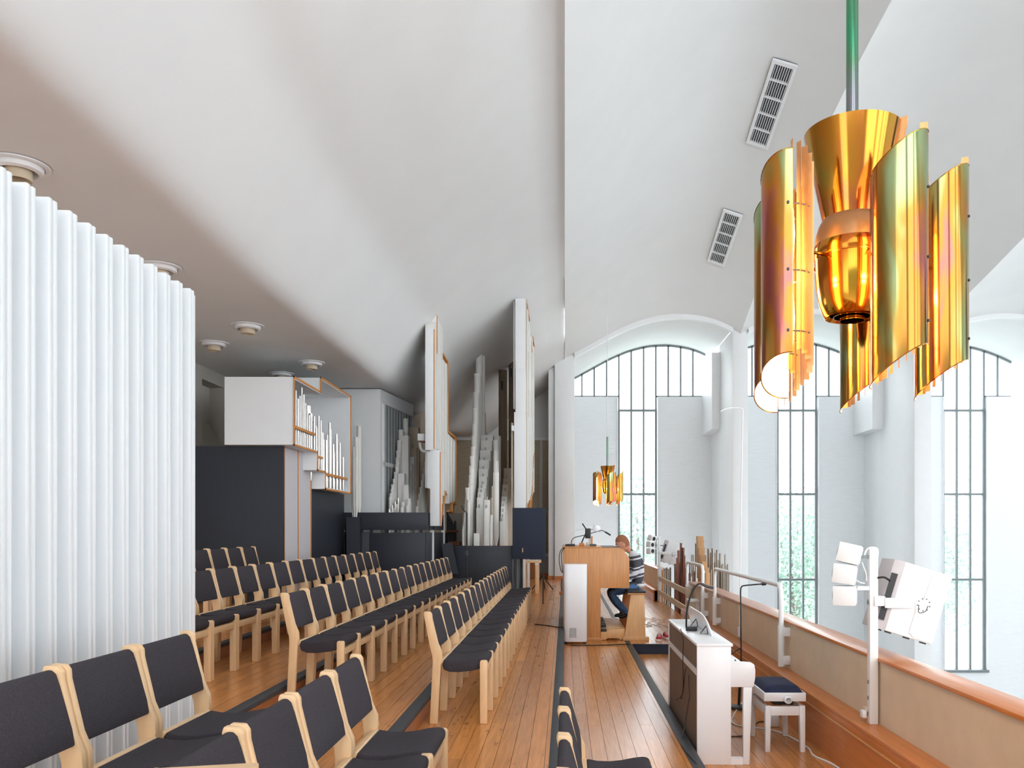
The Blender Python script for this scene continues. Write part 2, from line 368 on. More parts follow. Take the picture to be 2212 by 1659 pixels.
bays = [dict(xl=.27, xr=4.78, s0=XP(1337,YG), s1=XP(1417,YG), lab='window nearest the organ'),
        dict(xl=5.21, xr=9.78, s0=XP(1680,YG), s1=XP(1763,YG), lab='middle window, half hidden by the big lamp'),
        dict(xl=10.25, xr=14.9, s0=XP(2038,YG), s1=XP(2126,YG), lab='rightmost window')]
ZA = ZP(858, YG); ZBAR = [ZP(886.5, YG), ZP(1067.5, YG), ZP(1252, YG)]
ZSILL = ZP(1446, YG)
for i, b in enumerate(bays):
    def arch(x): return zbay(i, x, YC)
    # soffit running from the vault edge back to the glazing
    xs = [b['xl']+(b['xr']-b['xl'])*k/30 for k in range(31)]
    vs = [(x, y, arch(x)) for y in (YC, YG+.25) for x in xs]
    mb = MB(); mb.add(vs, [(k, k+1, k+32, k+31) for k in range(30)])
    tag(mb.build('ceiling', 'plaster'), 'arched white soffit over the '+b['lab'], 'soffit', kind='structure')
    # projecting rib along the vault edge, with a dark ventilation slot near its crown
    rb = MB()
    for k in range(30):
        a, c = xs[k], xs[k+1]
        rb.add([(a,YC-.06,arch(a)-.11),(c,YC-.06,arch(c)-.11),(c,YC-.06,arch(c)+.10),(a,YC-.06,arch(a)+.10),
                (a,YC+.1,arch(a)-.11),(c,YC+.1,arch(c)-.11),(c,YC+.1,arch(c)+.10),(a,YC+.1,arch(a)+.10)],
               [(0,1,2,3),(4,7,6,5),(0,4,5,1),(3,2,6,7)])
    ro = tag(rb.build('trim_%d' % (8+i), 'white_paint'), 'white arched rib over the '+b['lab'], 'rib', kind='structure')
    sl = MB(); k0 = 12 if i == 0 else 13
    for k in range(k0, k0+5):
        a, c = xs[k], xs[k+1]
        sl.add([(a,YC-.075,arch(a)+.03),(c,YC-.075,arch(c)+.03),(c,YC-.075,arch(c)+.12),(a,YC-.075,arch(a)+.12),
                (a,YC-.055,arch(a)+.03),(c,YC-.055,arch(c)+.03),(c,YC-.055,arch(c)+.12),(a,YC-.055,arch(a)+.12)], [(0,1,2,3),(0,4,5,1),(3,2,6,7),(4,7,6,5)])
    sl.build('vent_slot', 'dark_grey', ro)
    # wall panels round the strip window
    wo = thing('wall_window', 'white painted brick wall around the '+b['lab'], 'wall', ((b['xl']+b['xr'])/2, YG, -6.5), kind='structure')
    box('panel', b['xl']-.05, b['s0']-.06, YG-.10, YG+.3, -6.5, ZA, 'brick_white', wo)
    box('panel', b['s1']+.06, b['xr']+.25, YG-.10, YG+.3, -6.5, ZA, 'brick_white', wo)
    box('panel', b['s0']-.06, b['s1']+.06, YG-.10, YG+.3, -6.5, ZSILL-.08, 'brick_white', wo)
    # glazing
    wn = thing('window_%d' % (i+1), 'tall steel-framed '+b['lab']+' with arched head', 'window', ((b['s0']+b['s1'])/2, YG, ZSILL), kind='structure')
    pitch = (b['s1']-b['s0'])/3
    nl = int((b['s0']-b['xl'])/pitch); nr = int((b['xr']-.25-b['s1'])/pitch)
    vx = [b['s0']-k*pitch for k in range(nl, 0, -1)]+[b['s0']+k*pitch for k in range(4)]+[b['s1']+k*pitch for k in range(1, nr+1)]
    xe0 = max(b['xl']-.02, vx[0]-pitch); xe1 = min(b['xr'], vx[-1]+pitch)
    edges = [xe0]+vx+[xe1]
    # the glazed arch follows the soffit a little below it
    for x in vx: box('mullion', x-.028, x+.028, YG, YG+.07, ZBAR[0] if b['s0']-.01 <= x <= b['s1']+.01 else ZA, arch(x)-.03, 'frame', wn)
    hd = MB(); q = [edges[0]+(edges[-1]-edges[0])*k/36 for k in range(37)]
    for a, c in zip(q, q[1:]):
        hd.add([(a,YG,arch(a)-.07),(c,YG,arch(c)-.07),(c,YG,arch(c)),(a,YG,arch(a)),(a,YG+.07,arch(a)-.07),(c,YG+.07,arch(c)-.07),(c,YG+.07,arch(c)),(a,YG+.07,arch(a))], [(0,1,2,3),(0,4,5,1),(4,7,6,5),(3,2,6,7)])
    hd.build('arched_head', 'frame', wn)
    box('sill_bar', edges[0], b['s0'], YG, YG+.07, ZA, ZA+.05, 'frame', wn); box('sill_bar', b['s1'], edges[-1], YG, YG+.07, ZA, ZA+.05, 'frame', wn)
    for a, c in zip(edges, edges[1:]):
        lo = ZBAR[0] if (a >= b['s0']-.01 and c <= b['s1']+.01) else ZA
        z0 = arch(a)-.04; z1 = arch(c)-.04
        MB().quad((a,YG+.035,lo),(c,YG+.035,lo),(c,YG+.035,z1),(a,YG+.035,z0)).build('pane', 'glass', wn)
    zz = [ZSILL]+ZBAR[::-1]
    for k in range(3):
        for j in range(3):
            x0 = b['s0']+j*pitch; MB().quad((x0,YG+.035,zz[k]),(x0+pitch,YG+.035,zz[k]),(x0+pitch,YG+.035,zz[k+1]),(x0,YG+.035,zz[k+1])).build('pane', 'glass', wn)
    for j in range(4):
        x = b['s0']+j*pitch; ww = .035 if j in (0, 3) else .028
        box('mullion', x-ww, x+ww, YG, YG+.08, ZSILL, ZBAR[0], 'frame', wn)
    for z in ZBAR: box('transom', b['s0']-.03, b['s1']+.03, YG-.01, YG+.08, z-.035, z+.035, 'frame', wn)
    box('sill', b['s0']-.07, b['s1']+.09, YG-.16, YG+.08, ZSILL-.08, ZSILL, 'frame', wn)
    box('jamb', b['s0']-.075, b['s0']-.05, YG-.14, YG+.05, ZSILL, ZA, 'white_paint', wn); box('jamb', b['s1']+.05, b['s1']+.075, YG-.14, YG+.05, ZSILL, ZA, 'white_paint', wn)

# ---- loft walls
wl = thing('wall_left', 'grey left wall of the organ loft with a slanted-sill niche', 'wall', (-5.75, 10, 0), kind='structure')
ny0, ny1, nz0, nz1 = 13.1, 13.95, CAMZ+1.42, CAMZ+2.40
box('wall_face', -6.0, -5.7, -3, 5, -1, 4.35, 'grey_wall', wl); box('wall_face', -6.0, -5.7, 9, ny0, -1, 4.35, 'grey_wall', wl)
box('wall_face', -6.0, -5.7, 5, 9, -1, 1.3, 'grey_wall', wl); box('wall_face', -6.0, -5.7, 5, 9, 2.15, 4.35, 'grey_wall', wl)
w6 = thing('window_6', 'added low side window behind the white screen, lighting the low ceiling', 'window', (-5.85, 7, 1.3), kind='structure')  # unseen window, added to brighten the low ceiling
for k in range(5): box('mullion', -5.88, -5.82, 5+k-.02, 5+k+.02, 1.3, 2.15, 'frame', w6)
for k in range(4): MB().quad((-5.85,5+k,1.3),(-5.85,6+k,1.3),(-5.85,6+k,2.15),(-5.85,5+k,2.15)).build('pane', 'glass', w6)
box('wall_face', -6.0, -5.7, ny1, YB, -1, 4.6, 'grey_wall', wl)
box('wall_face', -6.0, -5.7, ny0, ny1, -1, nz0, 'grey_wall', wl); box('wall_face', -6.0, -5.7, ny0, ny1, nz1, 4.35, 'grey_wall', wl)
box('niche_back', -6.1, -5.95, ny0-.05, ny1+.05, nz0-.05, nz1+.05, 'grey_wall', wl)
MB().prism([(-5.98,nz0),(-5.7,nz0),(-5.98,nz0+.42)], 1, ny0, ny1).build('niche_sill', 'grey_wall', wl)
wb = thing('wall_back', 'pale back wall of the loft with speckled acoustic panels', 'wall', (-3, YB, 0), kind='structure')
tag(box('wall_return', .05, .30, YB-.1, YG+.3, -6.5, 9, 'plaster'), 'white return wall between the loft back wall and the first window', 'wall', kind='structure')
wp = [(-5.7,-1),(.3,-1)]+[(x, zleft(x, YB)+.05) for x in (.0,-.51,-1,-1.7,-2.38,-3,-4,-5.7)]
MB().prism(wp, 1, YB, YB+.2).build('wall_face', 'plaster_low', wb)
for a, c in [(-4.3,-3.42),(-3.40,-2.42),(-2.36,-1.5),(-1.46,-.75),(-.70,-.1)]:
    piece('acoustic_panel', 'speckle', wb, a+.02, c-.02, YB-.05, YB, ZP(1195, YB), ZP(952, YB))
box('dado', -4.4, -.1, YB-.07, YB, ZP(1202, YB), ZP(1195, YB), 'white_paint', wb)
box('top_batten', -4.4, -.1, YB-.06, YB, ZP(951, YB), ZP(946, YB), 'white_paint', wb)
box('baseboard', -4.4, -.3, YB-.04, YB, Z3, Z3+.1, 'cherry', wb)
box('cupboard_front', -1.3, -.75, YB-.5, YB-.1, Z3, Z3+.85, 'cherry', wb)
wr0 = thing('wall_rear', 'white rear wall of the loft with openings for the added windows behind the camera', 'wall', (-2, -3, -1), kind='structure')
for a in ((-5.9,-5.5,-1,11),(1.9,2.4,-1,11),(-5.5,-2.7,-1,.9),(-2.7,1.9,-1,3.4),(-5.5,-2.7,4.1,11),(-2.7,1.9,6.9,11)): box('wall_face', a[0], a[1], -3.2, -3, a[2], a[3], 'plaster', wr0)
w4 = thing('window_4', 'added wide rear window behind the camera, lighting the organ', 'window', (-3, -3.1, 1.3), kind='structure')  # unseen window, added to light the organ case under the low ceiling
for k in range(4): box('mullion', -5.5+.9375*k-.02, -5.5+.9375*k+.02, -3.14, -3.06, .9, 4.1, 'frame', w4)
for k in range(3): MB().quad((-5.5+.9375*k,-3.1,.9),(-4.5625+.9375*k,-3.1,.9),(-4.5625+.9375*k,-3.1,4.1),(-5.5+.9375*k,-3.1,4.1)).build('pane', 'glass', w4)
w6 = thing('window_5', 'added high rear window above the camera, lighting the organ towers', 'window', (-.4, -3.1, 3.4), kind='structure')  # added out of view so daylight reaches the towers and far organ
for k in range(6): box('mullion', -2.7+.92*k-.02, -2.7+.92*k+.02, -3.14, -3.06, 3.4, 6.9, 'frame', w6)
for k in range(5): MB().quad((-2.7+.92*k,-3.1,3.4),(-1.78+.92*k,-3.1,3.4),(-1.78+.92*k,-3.1,6.9),(-2.7+.92*k,-3.1,6.9)).build('pane', 'glass', w6)
nr_ = thing('wall_nave_rear', 'white nave wall with added tall light openings behind the camera', 'wall', (13, -6, -6.5), kind='structure')  # openings are invented, to light the surfaces that face the camera
for a in ((2.2,3.4,-6.5,12),(22.8,26,-6.5,12),(3.4,22.8,-6.5,-1.5),(3.4,22.8,8.6,12),(8.0,9.0,-1.5,8.6),(12.8,13.8,-1.5,8.6),(17.6,18.6,-1.5,8.6)): box('wall_face', a[0], a[1], -6.3, -6, a[2], a[3], 'plaster', nr_)
er_ = thing('wall_nave_end', 'white end wall of the nave with three added tall openings for light', 'wall', (25.6, 10, -6.5), kind='structure')  # openings added out of view to let side light into the nave
for a in ((-6,2,-6.5,12),(6,10,-6.5,12),(14,18,-6.5,12),(22,28,-6.5,12),(2,22,-6.5,-1),(2,22,6.5,12)): box('wall_face', 25.5, 25.7, a[0], a[1], a[2], a[3], 'plaster', er_)
tag(box('wall_far_bays', 14.9, 26, YG, YG+.3, -6.5, 10, 'brick_white'), 'white nave wall beyond the rightmost window', 'wall', kind='structure')
tag(box('floor', 2.36, 26, -6, YG+.3, -6.6, -6.5, 'stone'), 'pale stone nave floor far below the parapet', 'floor', kind='structure')
tag(box('wall_loft_edge', 2.24, 2.34, -3, YB, -6.5, -.2, 'plaster'), 'white loft front facing the nave', 'wall', kind='structure')

# ---- parapet
XI = 2.15
def parapet(y0, y1, label):
    t = thing('parapet', label, 'parapet', (2.2, (y0+y1)/2, ZL), kind='structure')
    box('beige_face', XI, XI+.16, y0, y1, ZL, ZP(1148, 1)-.88, 'beige_panel', t)
    box('cap', XI-.02, XI+.20, y0, y1, CAMZ-.885, CAMZ-.86, 'cherry', t, .004)
    box('beading', XI-.006, XI, y0, y1, CAMZ-.905, CAMZ-.888, 'beige_paint', t)
    n = max(1, round((y1-y0)/2.6)); d = (y1-y0)/n
    for k in range(n): box('wood_panel', 2.0, 2.03, y0+k*d+.002, y0+(k+1)*d-.002, ZL, CAMZ-1.40, 'cherry', t)
    box('ledge', 1.985, XI, y0, y1, CAMZ-1.345, CAMZ-1.315, 'cherry', t, .004); box('ledge_moulding', 1.99, 2.03, y0, y1, CAMZ-1.40, CAMZ-1.345, 'cherry', t, .006)
    box('ledge_bead', 1.986, 1.992, y0, y1, CAMZ-1.408, CAMZ-1.398, 'oak_light', t)
    return t
parapet(.5, 14.3, 'long beige parapet with cherry cap and ledge beside the piano')
parapet(18.85, 23.2, 'short beige parapet with cherry ledge behind the organist')

# ================================================================== white folding screen on the left
sc_ = thing('folding_screen', 'tall white ribbed folding screen standing beside the chair rows', 'screen', (-2.2, 3.5, Z1))
zt = CAMZ+1.396
pr = [(-2.245,0),(-2.212,0),(-2.212,.070),(-2.153,.074),(-2.150,.080),(-2.150,.096),(-2.153,.102),(-2.168,.104),(-2.168,.110),(-2.155,.114),(-2.152,.120),(-2.152,.134),(-2.156,.141),(-2.180,.1448),(-2.245,.1448)]
me0 = MB().prism([(x, y) for x, y in pr], 2, 0, zt-Z1).mesh('slat', 'screen_white', .002, True, 1, Vector((-2.2,0,0)))
for k in range(19):
    o = bpy.data.objects.new('slat', me0); COL.objects.link(o); o.parent = sc_
    o.location = (0, 4.85-.145*(k+1)-3.5, 0)
box('end_post', -2.225, -2.155, 4.85, 4.862, Z1, zt-.02, 'screen_white', sc_, .003)

# ================================================================== chairs
CW = .483
def make_chair():
    t = thing('chair', '', 'chair')
    up = [(-.208,0),(-.152,0),(-.128,.43),(-.118,.47),(-.122,.52),(-.148,.58),(-.190,.755),(-.192,.785),(-.204,.803),(-.246,.806),(-.252,.788),(-.206,.55),(-.190,.49),(-.186,.45)]
    fl = [(.152,0),(.205,0),(.207,.445),(.198,.456),(.160,.456),(.152,.446)]
    for s in (-1, 1):
        y0, y1 = sorted((s*(CW/2-.004), s*(CW/2-.034)))
        MB().prism(up, 1, y0, y1).build('back_leg', 'birch', t, .004)
        MB().prism(fl, 1, y0, y1).build('leg', 'birch', t, .005)
    hw = CW/2-.036
    MB().box(.165, .19, -hw-.003, hw+.003, .345, .395).build('front_rail', 'birch', t, .003)
    MB().prism([(-.150,.415),(-.128,.42),(-.112,.448),(-.118,.458),(-.148,.452)], 1, -hw-.003, hw+.003).build('rear_rail', 'birch', t, .003)
    top = [(-.112,.456),(-.06,.446),(.0,.444),(.06,.450),(.12,.462),(.165,.467),(.190,.462),(.200,.445),(.196,.415),(.170,.398),(.1,.378),(.0,.366),(-.07,.368),(-.112,.385),(-.122,.42)]
    MB().prism(top, 1, -hw-.004, hw+.004).build('seat', 'fabric', t, .008)
    bk = [(-.160,.540),(-.140,.546),(-.149,.60),(-.190,.745),(-.202,.780),(-.216,.794),(-.238,.792),(-.247,.775),(-.216,.66),(-.180,.555)]
    MB().prism(bk, 1, -hw-.004, hw+.004).build('backrest', 'fabric', t, .008)
    return t
proto = make_chair(); first = [True]
def chair(x, y, z, label, group):                       # x: front leg centre is x, chair faces +x
    if first[0]: o = proto; first[0] = False
    else: o = copy_tree(proto)
    o.location = (x-.18, y, z); o.rotation_euler = (0, 0, R(random.uniform(-.5, .5)))
    tag(o, label, 'chair', group)
desc = 'charcoal-cushioned birch chair, '
y0 = 5.965
for k in range(16): chair(-.58, y0+CW*(k+.5), Z3, desc+ORD[k]+' from the near end of the long front row', 'front row chairs')
for k in range(17): chair(-1.615+random.uniform(-.004,.004), 5.98+CW*(k+.5), Z2, desc+ORD[k]+' from the near end of the long second row', 'second row chairs')
for k in range(16): chair(-2.67, 13.5-CW*(k+.5), Z1, desc+ORD[k]+' from the organ end of the third row', 'third row chairs')
for k in range(5): chair(-3.70, 11.0-CW*(k+.5), Z0, desc+ORD[k]+' from the organ end of the back row', 'back row chairs')
for k in range(4): chair(-.575, 3.93-CW*(k+.5), Z3, desc+ORD[k]+' from the far end, foreground row left of centre', 'foreground chairs')
for k in range(3): chair(-1.275, 3.72-CW*(k+.5), Z2, desc+ORD[k]+' from the far end, row before the white screen', 'chairs before the screen')
for k in range(3): chair(.40, 4.16-CW*(k+.5), 0, desc+ORD[k]+' from the far end, row cut off at bottom centre', 'bottom centre chairs')

# wooden desk top at the very bottom left
t = thing('wooden_desk', 'small light wooden desk corner at the bottom left edge', 'desk', (-.9, 1.6, Z2))
MB().prism([(-1.5,1.62),(-.66,1.80),(-.62,1.42),(-1.5,1.30)], 2, 1.052, 1.082).build('desk_top', 'birch', t, .004)
for x, y in ((-1.35,1.42),(-1.35,1.6),(-1.1,1.45),(-1.1,1.62)): box('leg', x-.02, x+.02, y-.02, y+.02, Z2, 1.052, 'birch', t)

# ================================================================== ceiling spotlights and grilles
def spot(px, py, label):
    c = 2.6; Y = c*F/(1148-py); p = P(px, py, Y); zc = zleft(p.x, Y)
    t = thing('ceiling_spotlight', label, 'spotlight', (p.x, Y, zc), 'recessed ceiling spotlights')
    MB().lathe([(.20,-.004),(.20,-.016),(.165,-.020),(.160,-.003)], (p.x,Y,zc), 28, False).build('trim_ring', 'white_paint', t)
    MB().lathe([(.160,0),(.155,-.05),(.125,-.06),(.120,-.008)], (p.x,Y,zc), 28, False).build('outer_baffle', 'white_paint', t)
    MB().lathe([(.088,-.008),(.085,-.115),(.078,-.115),(.078,-.02)], (p.x,Y,zc), 24, False).build('inner_cylinder', 'beige_paint', t)
    MB().lathe([(.12,-.006),(.001,-.006)], (p.x,Y,zc), 24, False).build('dark_recess', 'brown_board', t)
for a in [(40,355,'recessed round spotlight nearest the camera above the white screen'), (345,575,'recessed round spotlight half hidden by the screen top'), (535,702,'recessed round spotlight by the sloping ceiling edge'),
          (462,740,'recessed round spotlight left of the others, nearest the left wall'), (673,782,'recessed round spotlight above the open organ case'), (608,806,'recessed round spotlight just over the white organ case top')]: spot(*a)
def grille(corners, label):
    # corners (px,py): tl,tr,br,bl on the first vault bay; find the depth where the vault is met
    def hit(px, py):
        lo = 8.0
        for k in range(4000):
            Y = 8+k*.004
            p = P(px, py, Y)
            if p.x < 0 or p.x > 5 or Y > YC: return p
            if p.z >= zbay(0, p.x, Y): return p
        return p
    q = [hit(*c) for c in corners]
    nrm = (q[1]-q[0]).cross(q[3]-q[0]).normalized()
    if nrm.z > 0: nrm = -nrm
    c0 = sum(q, Vector())/4
    t = thing('air_grille', label, 'air grille', c0, 'air grilles in the vault')
    def S(u, v, h): return q[0]*(1-u)*(1-v)+q[1]*u*(1-v)+q[2]*u*v+q[3]*(1-u)*v+nrm*h
    def slab(u0, u1, v0, v1, h0, h1):
        vs = [S(u,v,h) for h in (h0,h1) for v in (v0,v1) for u in (u0,u1)]
        return MB().add(vs, [(0,2,3,1),(4,5,7,6),(0,1,5,4),(2,6,7,3),(0,4,6,2),(1,3,7,5)])
    slab(0,1,0,1,.0,.012).build('backing', 'dark_grey', t)
    for a in [(0,1,0,.035),(0,1,.965,1),(0,.13,.035,.965),(.87,1,.035,.965)]: slab(*a,.01,.06).build('frame', 'white_paint', t)
    for k in range(8): u = .17+k*.094; slab(u,u+.022,.035,.965,.012,.052).build('bar', 'white_paint', t)
    for k in range(4): v = .2+.195*k; slab(.13,.87,v,v+.012,.012,.056).build('crossbar', 'white_paint', t)
grille([(1670,123),(1724,139),(1659,320),(1612,303)], 'larger grey air grille high in the white vault')
grille([(1563,449),(1605,463),(1565,573),(1528,560)], 'smaller grey air grille lower in the white vault')

# ================================================================== lamps
def make_lamp():
    t = thing('pendant_lamp', '', 'lamp')
    # z = 0 is the camera height in this local frame
    n = 40
    con = [(.172,1.468),(.135,1.29),(.10,1.12)]
    cb = MB().lathe([(r,z) for r, z in con]+[(r-.003,z) for r, z in con[::-1]]+[con[0]], (0,0,0), n, False, R(95), R(325)).build('cone_shade', 'oxide_gold', t)
    for k in range(13):
        a = R(-30+k*10)
        mb = MB()
        for r0, r1, zA, zB in ((.155,.19,1.50,1.50),):
            ca, sa = math.cos(a), math.sin(a)
            mb.add([(ca*.09,sa*.09,1.14),(ca*.118,sa*.118,1.14),(ca*.192,sa*.192,1.485),(ca*.158,sa*.158,1.485)], [(0,1,2,3)])
        mb.build('fin', 'lamp_fin', cb)
    cap = [(.001,1.198),(.035,1.195),(.07,1.184),(.10,1.160),(.12,1.125),(.130,1.09),(.134,1.056)]
    MB().lathe(cap, (0,0,0), n, False).build('dome', 'dome_copper', t)
    MB().lathe([(.134,1.056),(.1355,1.054),(.1355,1.004),(.134,1.002)], (0,0,0), n, False).build('middle_band', 'oxide_deep', t)
    MB().lathe([(.134,1.002),(.132,.94),(.126,.88),(.117,.835),(.102,.795),(.096,.788),(.082,.80),(.08,.83),(.05,.83)], (0,0,0), n, False).build('bowl', 'oxide_deep', t)
    MB().lathe([(.068,.85),(.068,.79),(.065,.79),(.065,.85)], (0,0,0), n, False).build('louvre_ring', 'oxide_deep', t)
    MB().lathe([(.046,.85),(.046,.775),(.043,.775),(.043,.85)], (0,0,0), n, False).build('louvre_ring', 'oxide_deep', t)
    MB().lathe([(.082,.84),(.001,.84)], (0,0,0), n, False).build('recess', 'brown_board', t)
    # five slanted half tubes with fins
    for az, face in ((-81,240),(-9,238),(63,238),(135,172),(207,170)):
        cx, cy_ = .31*math.cos(R(az)), .31*math.sin(R(az)); r = .091; sl = .71; zb, zt_ = .547, 1.243
        def cut(phi, rr): return sl*rr*math.cos(R(phi-(face+90)))
        out = MB(); inn = MB(); N = 24
        for (mb, rr) in ((out, r), (inn, r-.0025)):
            vs = []
            for k in range(N+1):
                ph = face-96+192*k/N; x, y = cx+rr*math.cos(R(ph)), cy_+rr*math.sin(R(ph)); c = cut(ph, rr)
                vs += [(x,y,zb+c),(x,y,zt_+c)]
            mb.add(vs, [(2*k,2*k+1,2*k+3,2*k+2) for k in range(N)])
        sh = out.build('half_tube_shade', 'oxide', t); inn.build('white_lining', 'lamp_inner', sh)
        for zz in (zb, zt_):
            MB().tube([(cx+r*math.cos(R(face-96+192*k/N)), cy_+r*math.sin(R(face-96+192*k/N)), zz+cut(face-96+192*k/N, r)) for k in range(N+1)], .0018, 5).build('rim', 'oxide_deep', sh)
        for k in range(10):
            ph = face+97+166*k/9; ca, sa = math.cos(R(ph+8)), math.sin(R(ph+8)); c = cut(ph, r)
            px_, py_ = cx+(r-.002)*math.cos(R(ph)), cy_+(r-.002)*math.sin(R(ph))
            MB().add([(px_,py_,zb+c+.02),(px_-ca*.024,py_-sa*.024,zb+c+.02),(px_-ca*.024,py_-sa*.024,zt_+c+.035),(px_,py_,zt_+c+.035)], [(0,1,2,3)]).build('fin', 'lamp_fin', sh)
        for zz in (zb+.14, (zb+zt_)/2, zt_-.12):
            MB().tube([(cx+(r-.012)*math.cos(R(face+90+180*k/12)), cy_+(r-.012)*math.sin(R(face+90+180*k/12)), zz) for k in range(13)], .003, 5).build('fin_holder', 'brown_board', sh)
            ph = R(face+86); MB().lathe([(.001,-.004),(.005,-.004),(.005,.004),(.001,.004)], (0,0,0), 8).xf(Matrix.Translation((cx+r*math.cos(ph), cy_+r*math.sin(ph), zz)) @ Matrix.Rotation(ph, 4, 'Z') @ Matrix.Rotation(R(90), 4, 'Y')).build('screw', 'dark_grey', sh)
        for zz in (zb+.20, zt_-.20):
            MB().lathe([(.001,-.10),(.02,-.09),(.026,0),(.02,.09),(.001,.10)], (cx,cy_,zz), 12, False).build('bulb', 'bulb', sh)
        ph = R(az+180); MB().tube([(cx+r*.9*math.cos(ph), cy_+r*.9*math.sin(ph), 1.0), (.09*math.cos(R(az)), .09*math.sin(R(az)), 1.0)], .006, 6).build('arm', 'oxide_deep', t)
    return t
lamp = make_lamp(); lamp.location = (XP(1841,3.07), 3.07, CAMZ); ORG[lamp] = Vector((0,0,0))
l2 = copy_tree(lamp)
Y2 = 20.8; l2.location = (XP(1312,Y2), Y2, CAMZ-(1.48-(1148-1006)*Y2/F))
tag(lamp, 'large iridescent copper pendant lamp hanging close to the camera', 'lamp', 'copper pendant lamps')
tag(l2, 'small-looking copper pendant lamp hanging far off above the organ console', 'lamp', 'copper pendant lamps')
ORG[lamp] = Vector(); ORG[l2] = Vector()
MB().tube([(0,0,1.15),(0,0,zbay(0, 1.06, 3.07)-CAMZ)], .022, 16).build('rod', 'oxide_rod', lamp)
MB().tube([(0,0,1.15),(0,0,2.2)], .022, 12).build('rod', 'oxide_rod', l2)
MB().tube([(0,0,2.15),(0,0,zbay(0, l2.location.x, Y2)-l2.location.z)], .010, 6).build('cable', 'white_paint', l2)
for lo, nm in ((lamp, 1.0), (l2, 1.0)):
    for az in (-81,-9,63,135,207):
        ld = bpy.data.lights.new('lamp_light', 'POINT'); ld.energy = 3.5; ld.color = (1,.72,.38); ld.shadow_soft_size = .03
        q = bpy.data.objects.new('lamp_light', ld); COL.objects.link(q); q.parent = lo; q.location = (.31*math.cos(R(az)), .31*math.sin(R(az)), .9)

# ================================================================== organ: open case on the left
FA, XS = 11.43, -3.72
oc = thing('organ_case', 'white open organ case with orange edges on a dark navy base', 'organ', (-4.4, 12.9, Z0))
zt1, zt2 = CAMZ+2.12, CAMZ+2.34
zb1, zb2, zb3 = CAMZ+1.19, CAMZ+.92, CAMZ+.66
XL = XP(485, FA); YE = 14.46; YA, YBs, YCs = FA, 12.52, 12.94; YT = 12.68
TH = .025
box('front_board', XL, XS, FA, FA+TH, zb1, zt1, 'white_paint', oc)
box('back_side', XL, XL+TH, FA+TH, YE-TH, zb1, zt1-TH, 'white_paint', oc)
box('top_board', XL, XS, FA+TH, YT, zt1-TH, zt1, 'white_paint', oc); box('top_board', XL, XS, YT+TH, YE, zt2-TH, zt2, 'white_paint', oc)
box('riser_board', XL, XS, YT, YT+TH, zt1-TH, zt2, 'white_paint', oc)
box('rear_board', XL, XS, YE-TH, YE, zb3+TH, zt2-TH, 'white_paint', oc)
box('floor_board', XL, XS, FA+TH, YBs-TH, zb1, zb1+TH, 'white_paint', oc); box('floor_board', XL, XS, YBs, YCs, zb2, zb2+TH, 'white_paint', oc); box('floor_board', XL, XS, YCs, YE, zb3, zb3+TH, 'white_paint', oc)
box('step_board', XL, XS, YBs-TH, YBs, zb2, zb1+TH, 'white_paint', oc); box('step_board', XL, XS, YCs-TH, YCs, zb3, zb2-.0005, 'white_paint', oc)
box('blue_door', XS-.55, XS-.10, FA+.03, FA+.05, zb1+.5, zt1-.12, 'blue', oc)
# orange plywood edging on the open side
E = .028
edge = [(YA,zb1,YA,zt1),(YA,zt1,YT,zt1),(YT,zt1,YT,zt2),(YT,zt2,YE,zt2),(YE,zt2,YE,zb3),(YE,zb3,YCs,zb3),(YCs,zb3,YCs,zb2),(YCs,zb2,YBs,zb2),(YBs,zb2,YBs,zb1),(YBs,zb1,YA,zb1)]
for a, b_, c, d in edge:
    box('edge_strip', XS, XS+.012, min(a,c)-E*.5, max(a,c)+E*.5, min(b_,d)-E*.5, max(b_,d)+E*.5, 'ply_edge', oc)
XB = -3.92
box('base_front', XP(400,11.6), XB, 11.6, 11.65, Z0, zb1-.003, 'navy_panel', oc)
box('base_side', XB-.03, XB, 12.9, 14.8, Z0, zb3-.003, 'navy_panel', oc); box('base_side', XB-.03, XB, 12.9, YCs-.03, zb3-.003, zb2-.003, 'navy_panel', oc)
for a, b_ in ((11.66,12.24),(12.27,12.86)): box('side_panel', XB-.03, XB-.006, a, b_, Z0, zb1-.005, 'lilac_panel', oc)
for a in (11.645,12.24,12.865): box('side_edge', XB-.03, XB, a, a+.035, Z0, (zb1 if a < 12.5 else zb2)-.004, 'ply_edge', oc)
box('shelf_strip', XS-.04, XS-.015, FA+.03, YBs-.05, zb1+.24, zb1+.28, 'ply_edge', oc)
box('shelf_strip', XS-.04, XS-.015, YBs+.02, YCs-.05, zb2+.20, zb2+.23, 'ply_edge', oc)
box('shelf_strip', XS-.04, XS-.015, YCs+.02, YE-.12, zb3+.22, zb3+.26, 'ply_edge', oc)
def round_pipe(parent, x, y, z0, z1, r, material, name='pipe', cone=False, tape=False, foot=True):
    h = z1-z0; fh = min(.22, h*.2)
    prof = [(.012 if foot else r*.5, 0), (r, fh), (r*1.25 if cone else r, h), ((r*1.25 if cone else r)*.86, h), ((r*1.2 if cone else r)*.86, h-min(.06, h*.1))]
    o = MB().lathe(prof, (x,y,z0), 14, False).build(name, material, parent)
    if cone: MB().lathe([(r*1.2,h-.05),(r*1.31,h-.045),(r*1.31,h+.004),(r*1.1,h+.004)], (x,y,z0), 14, False).build('added_edge_ring', material, o)  # added ring, gives each flared top the dark edge that shadow draws
    if tape: MB().lathe([(r*1.02,h*.86),(r*1.05,h*.862),(r*1.05,h*.875),(r*1.02,h*.877)], (x,y,z0), 14, False).build('red_band', 'red_tape', o)
    return o
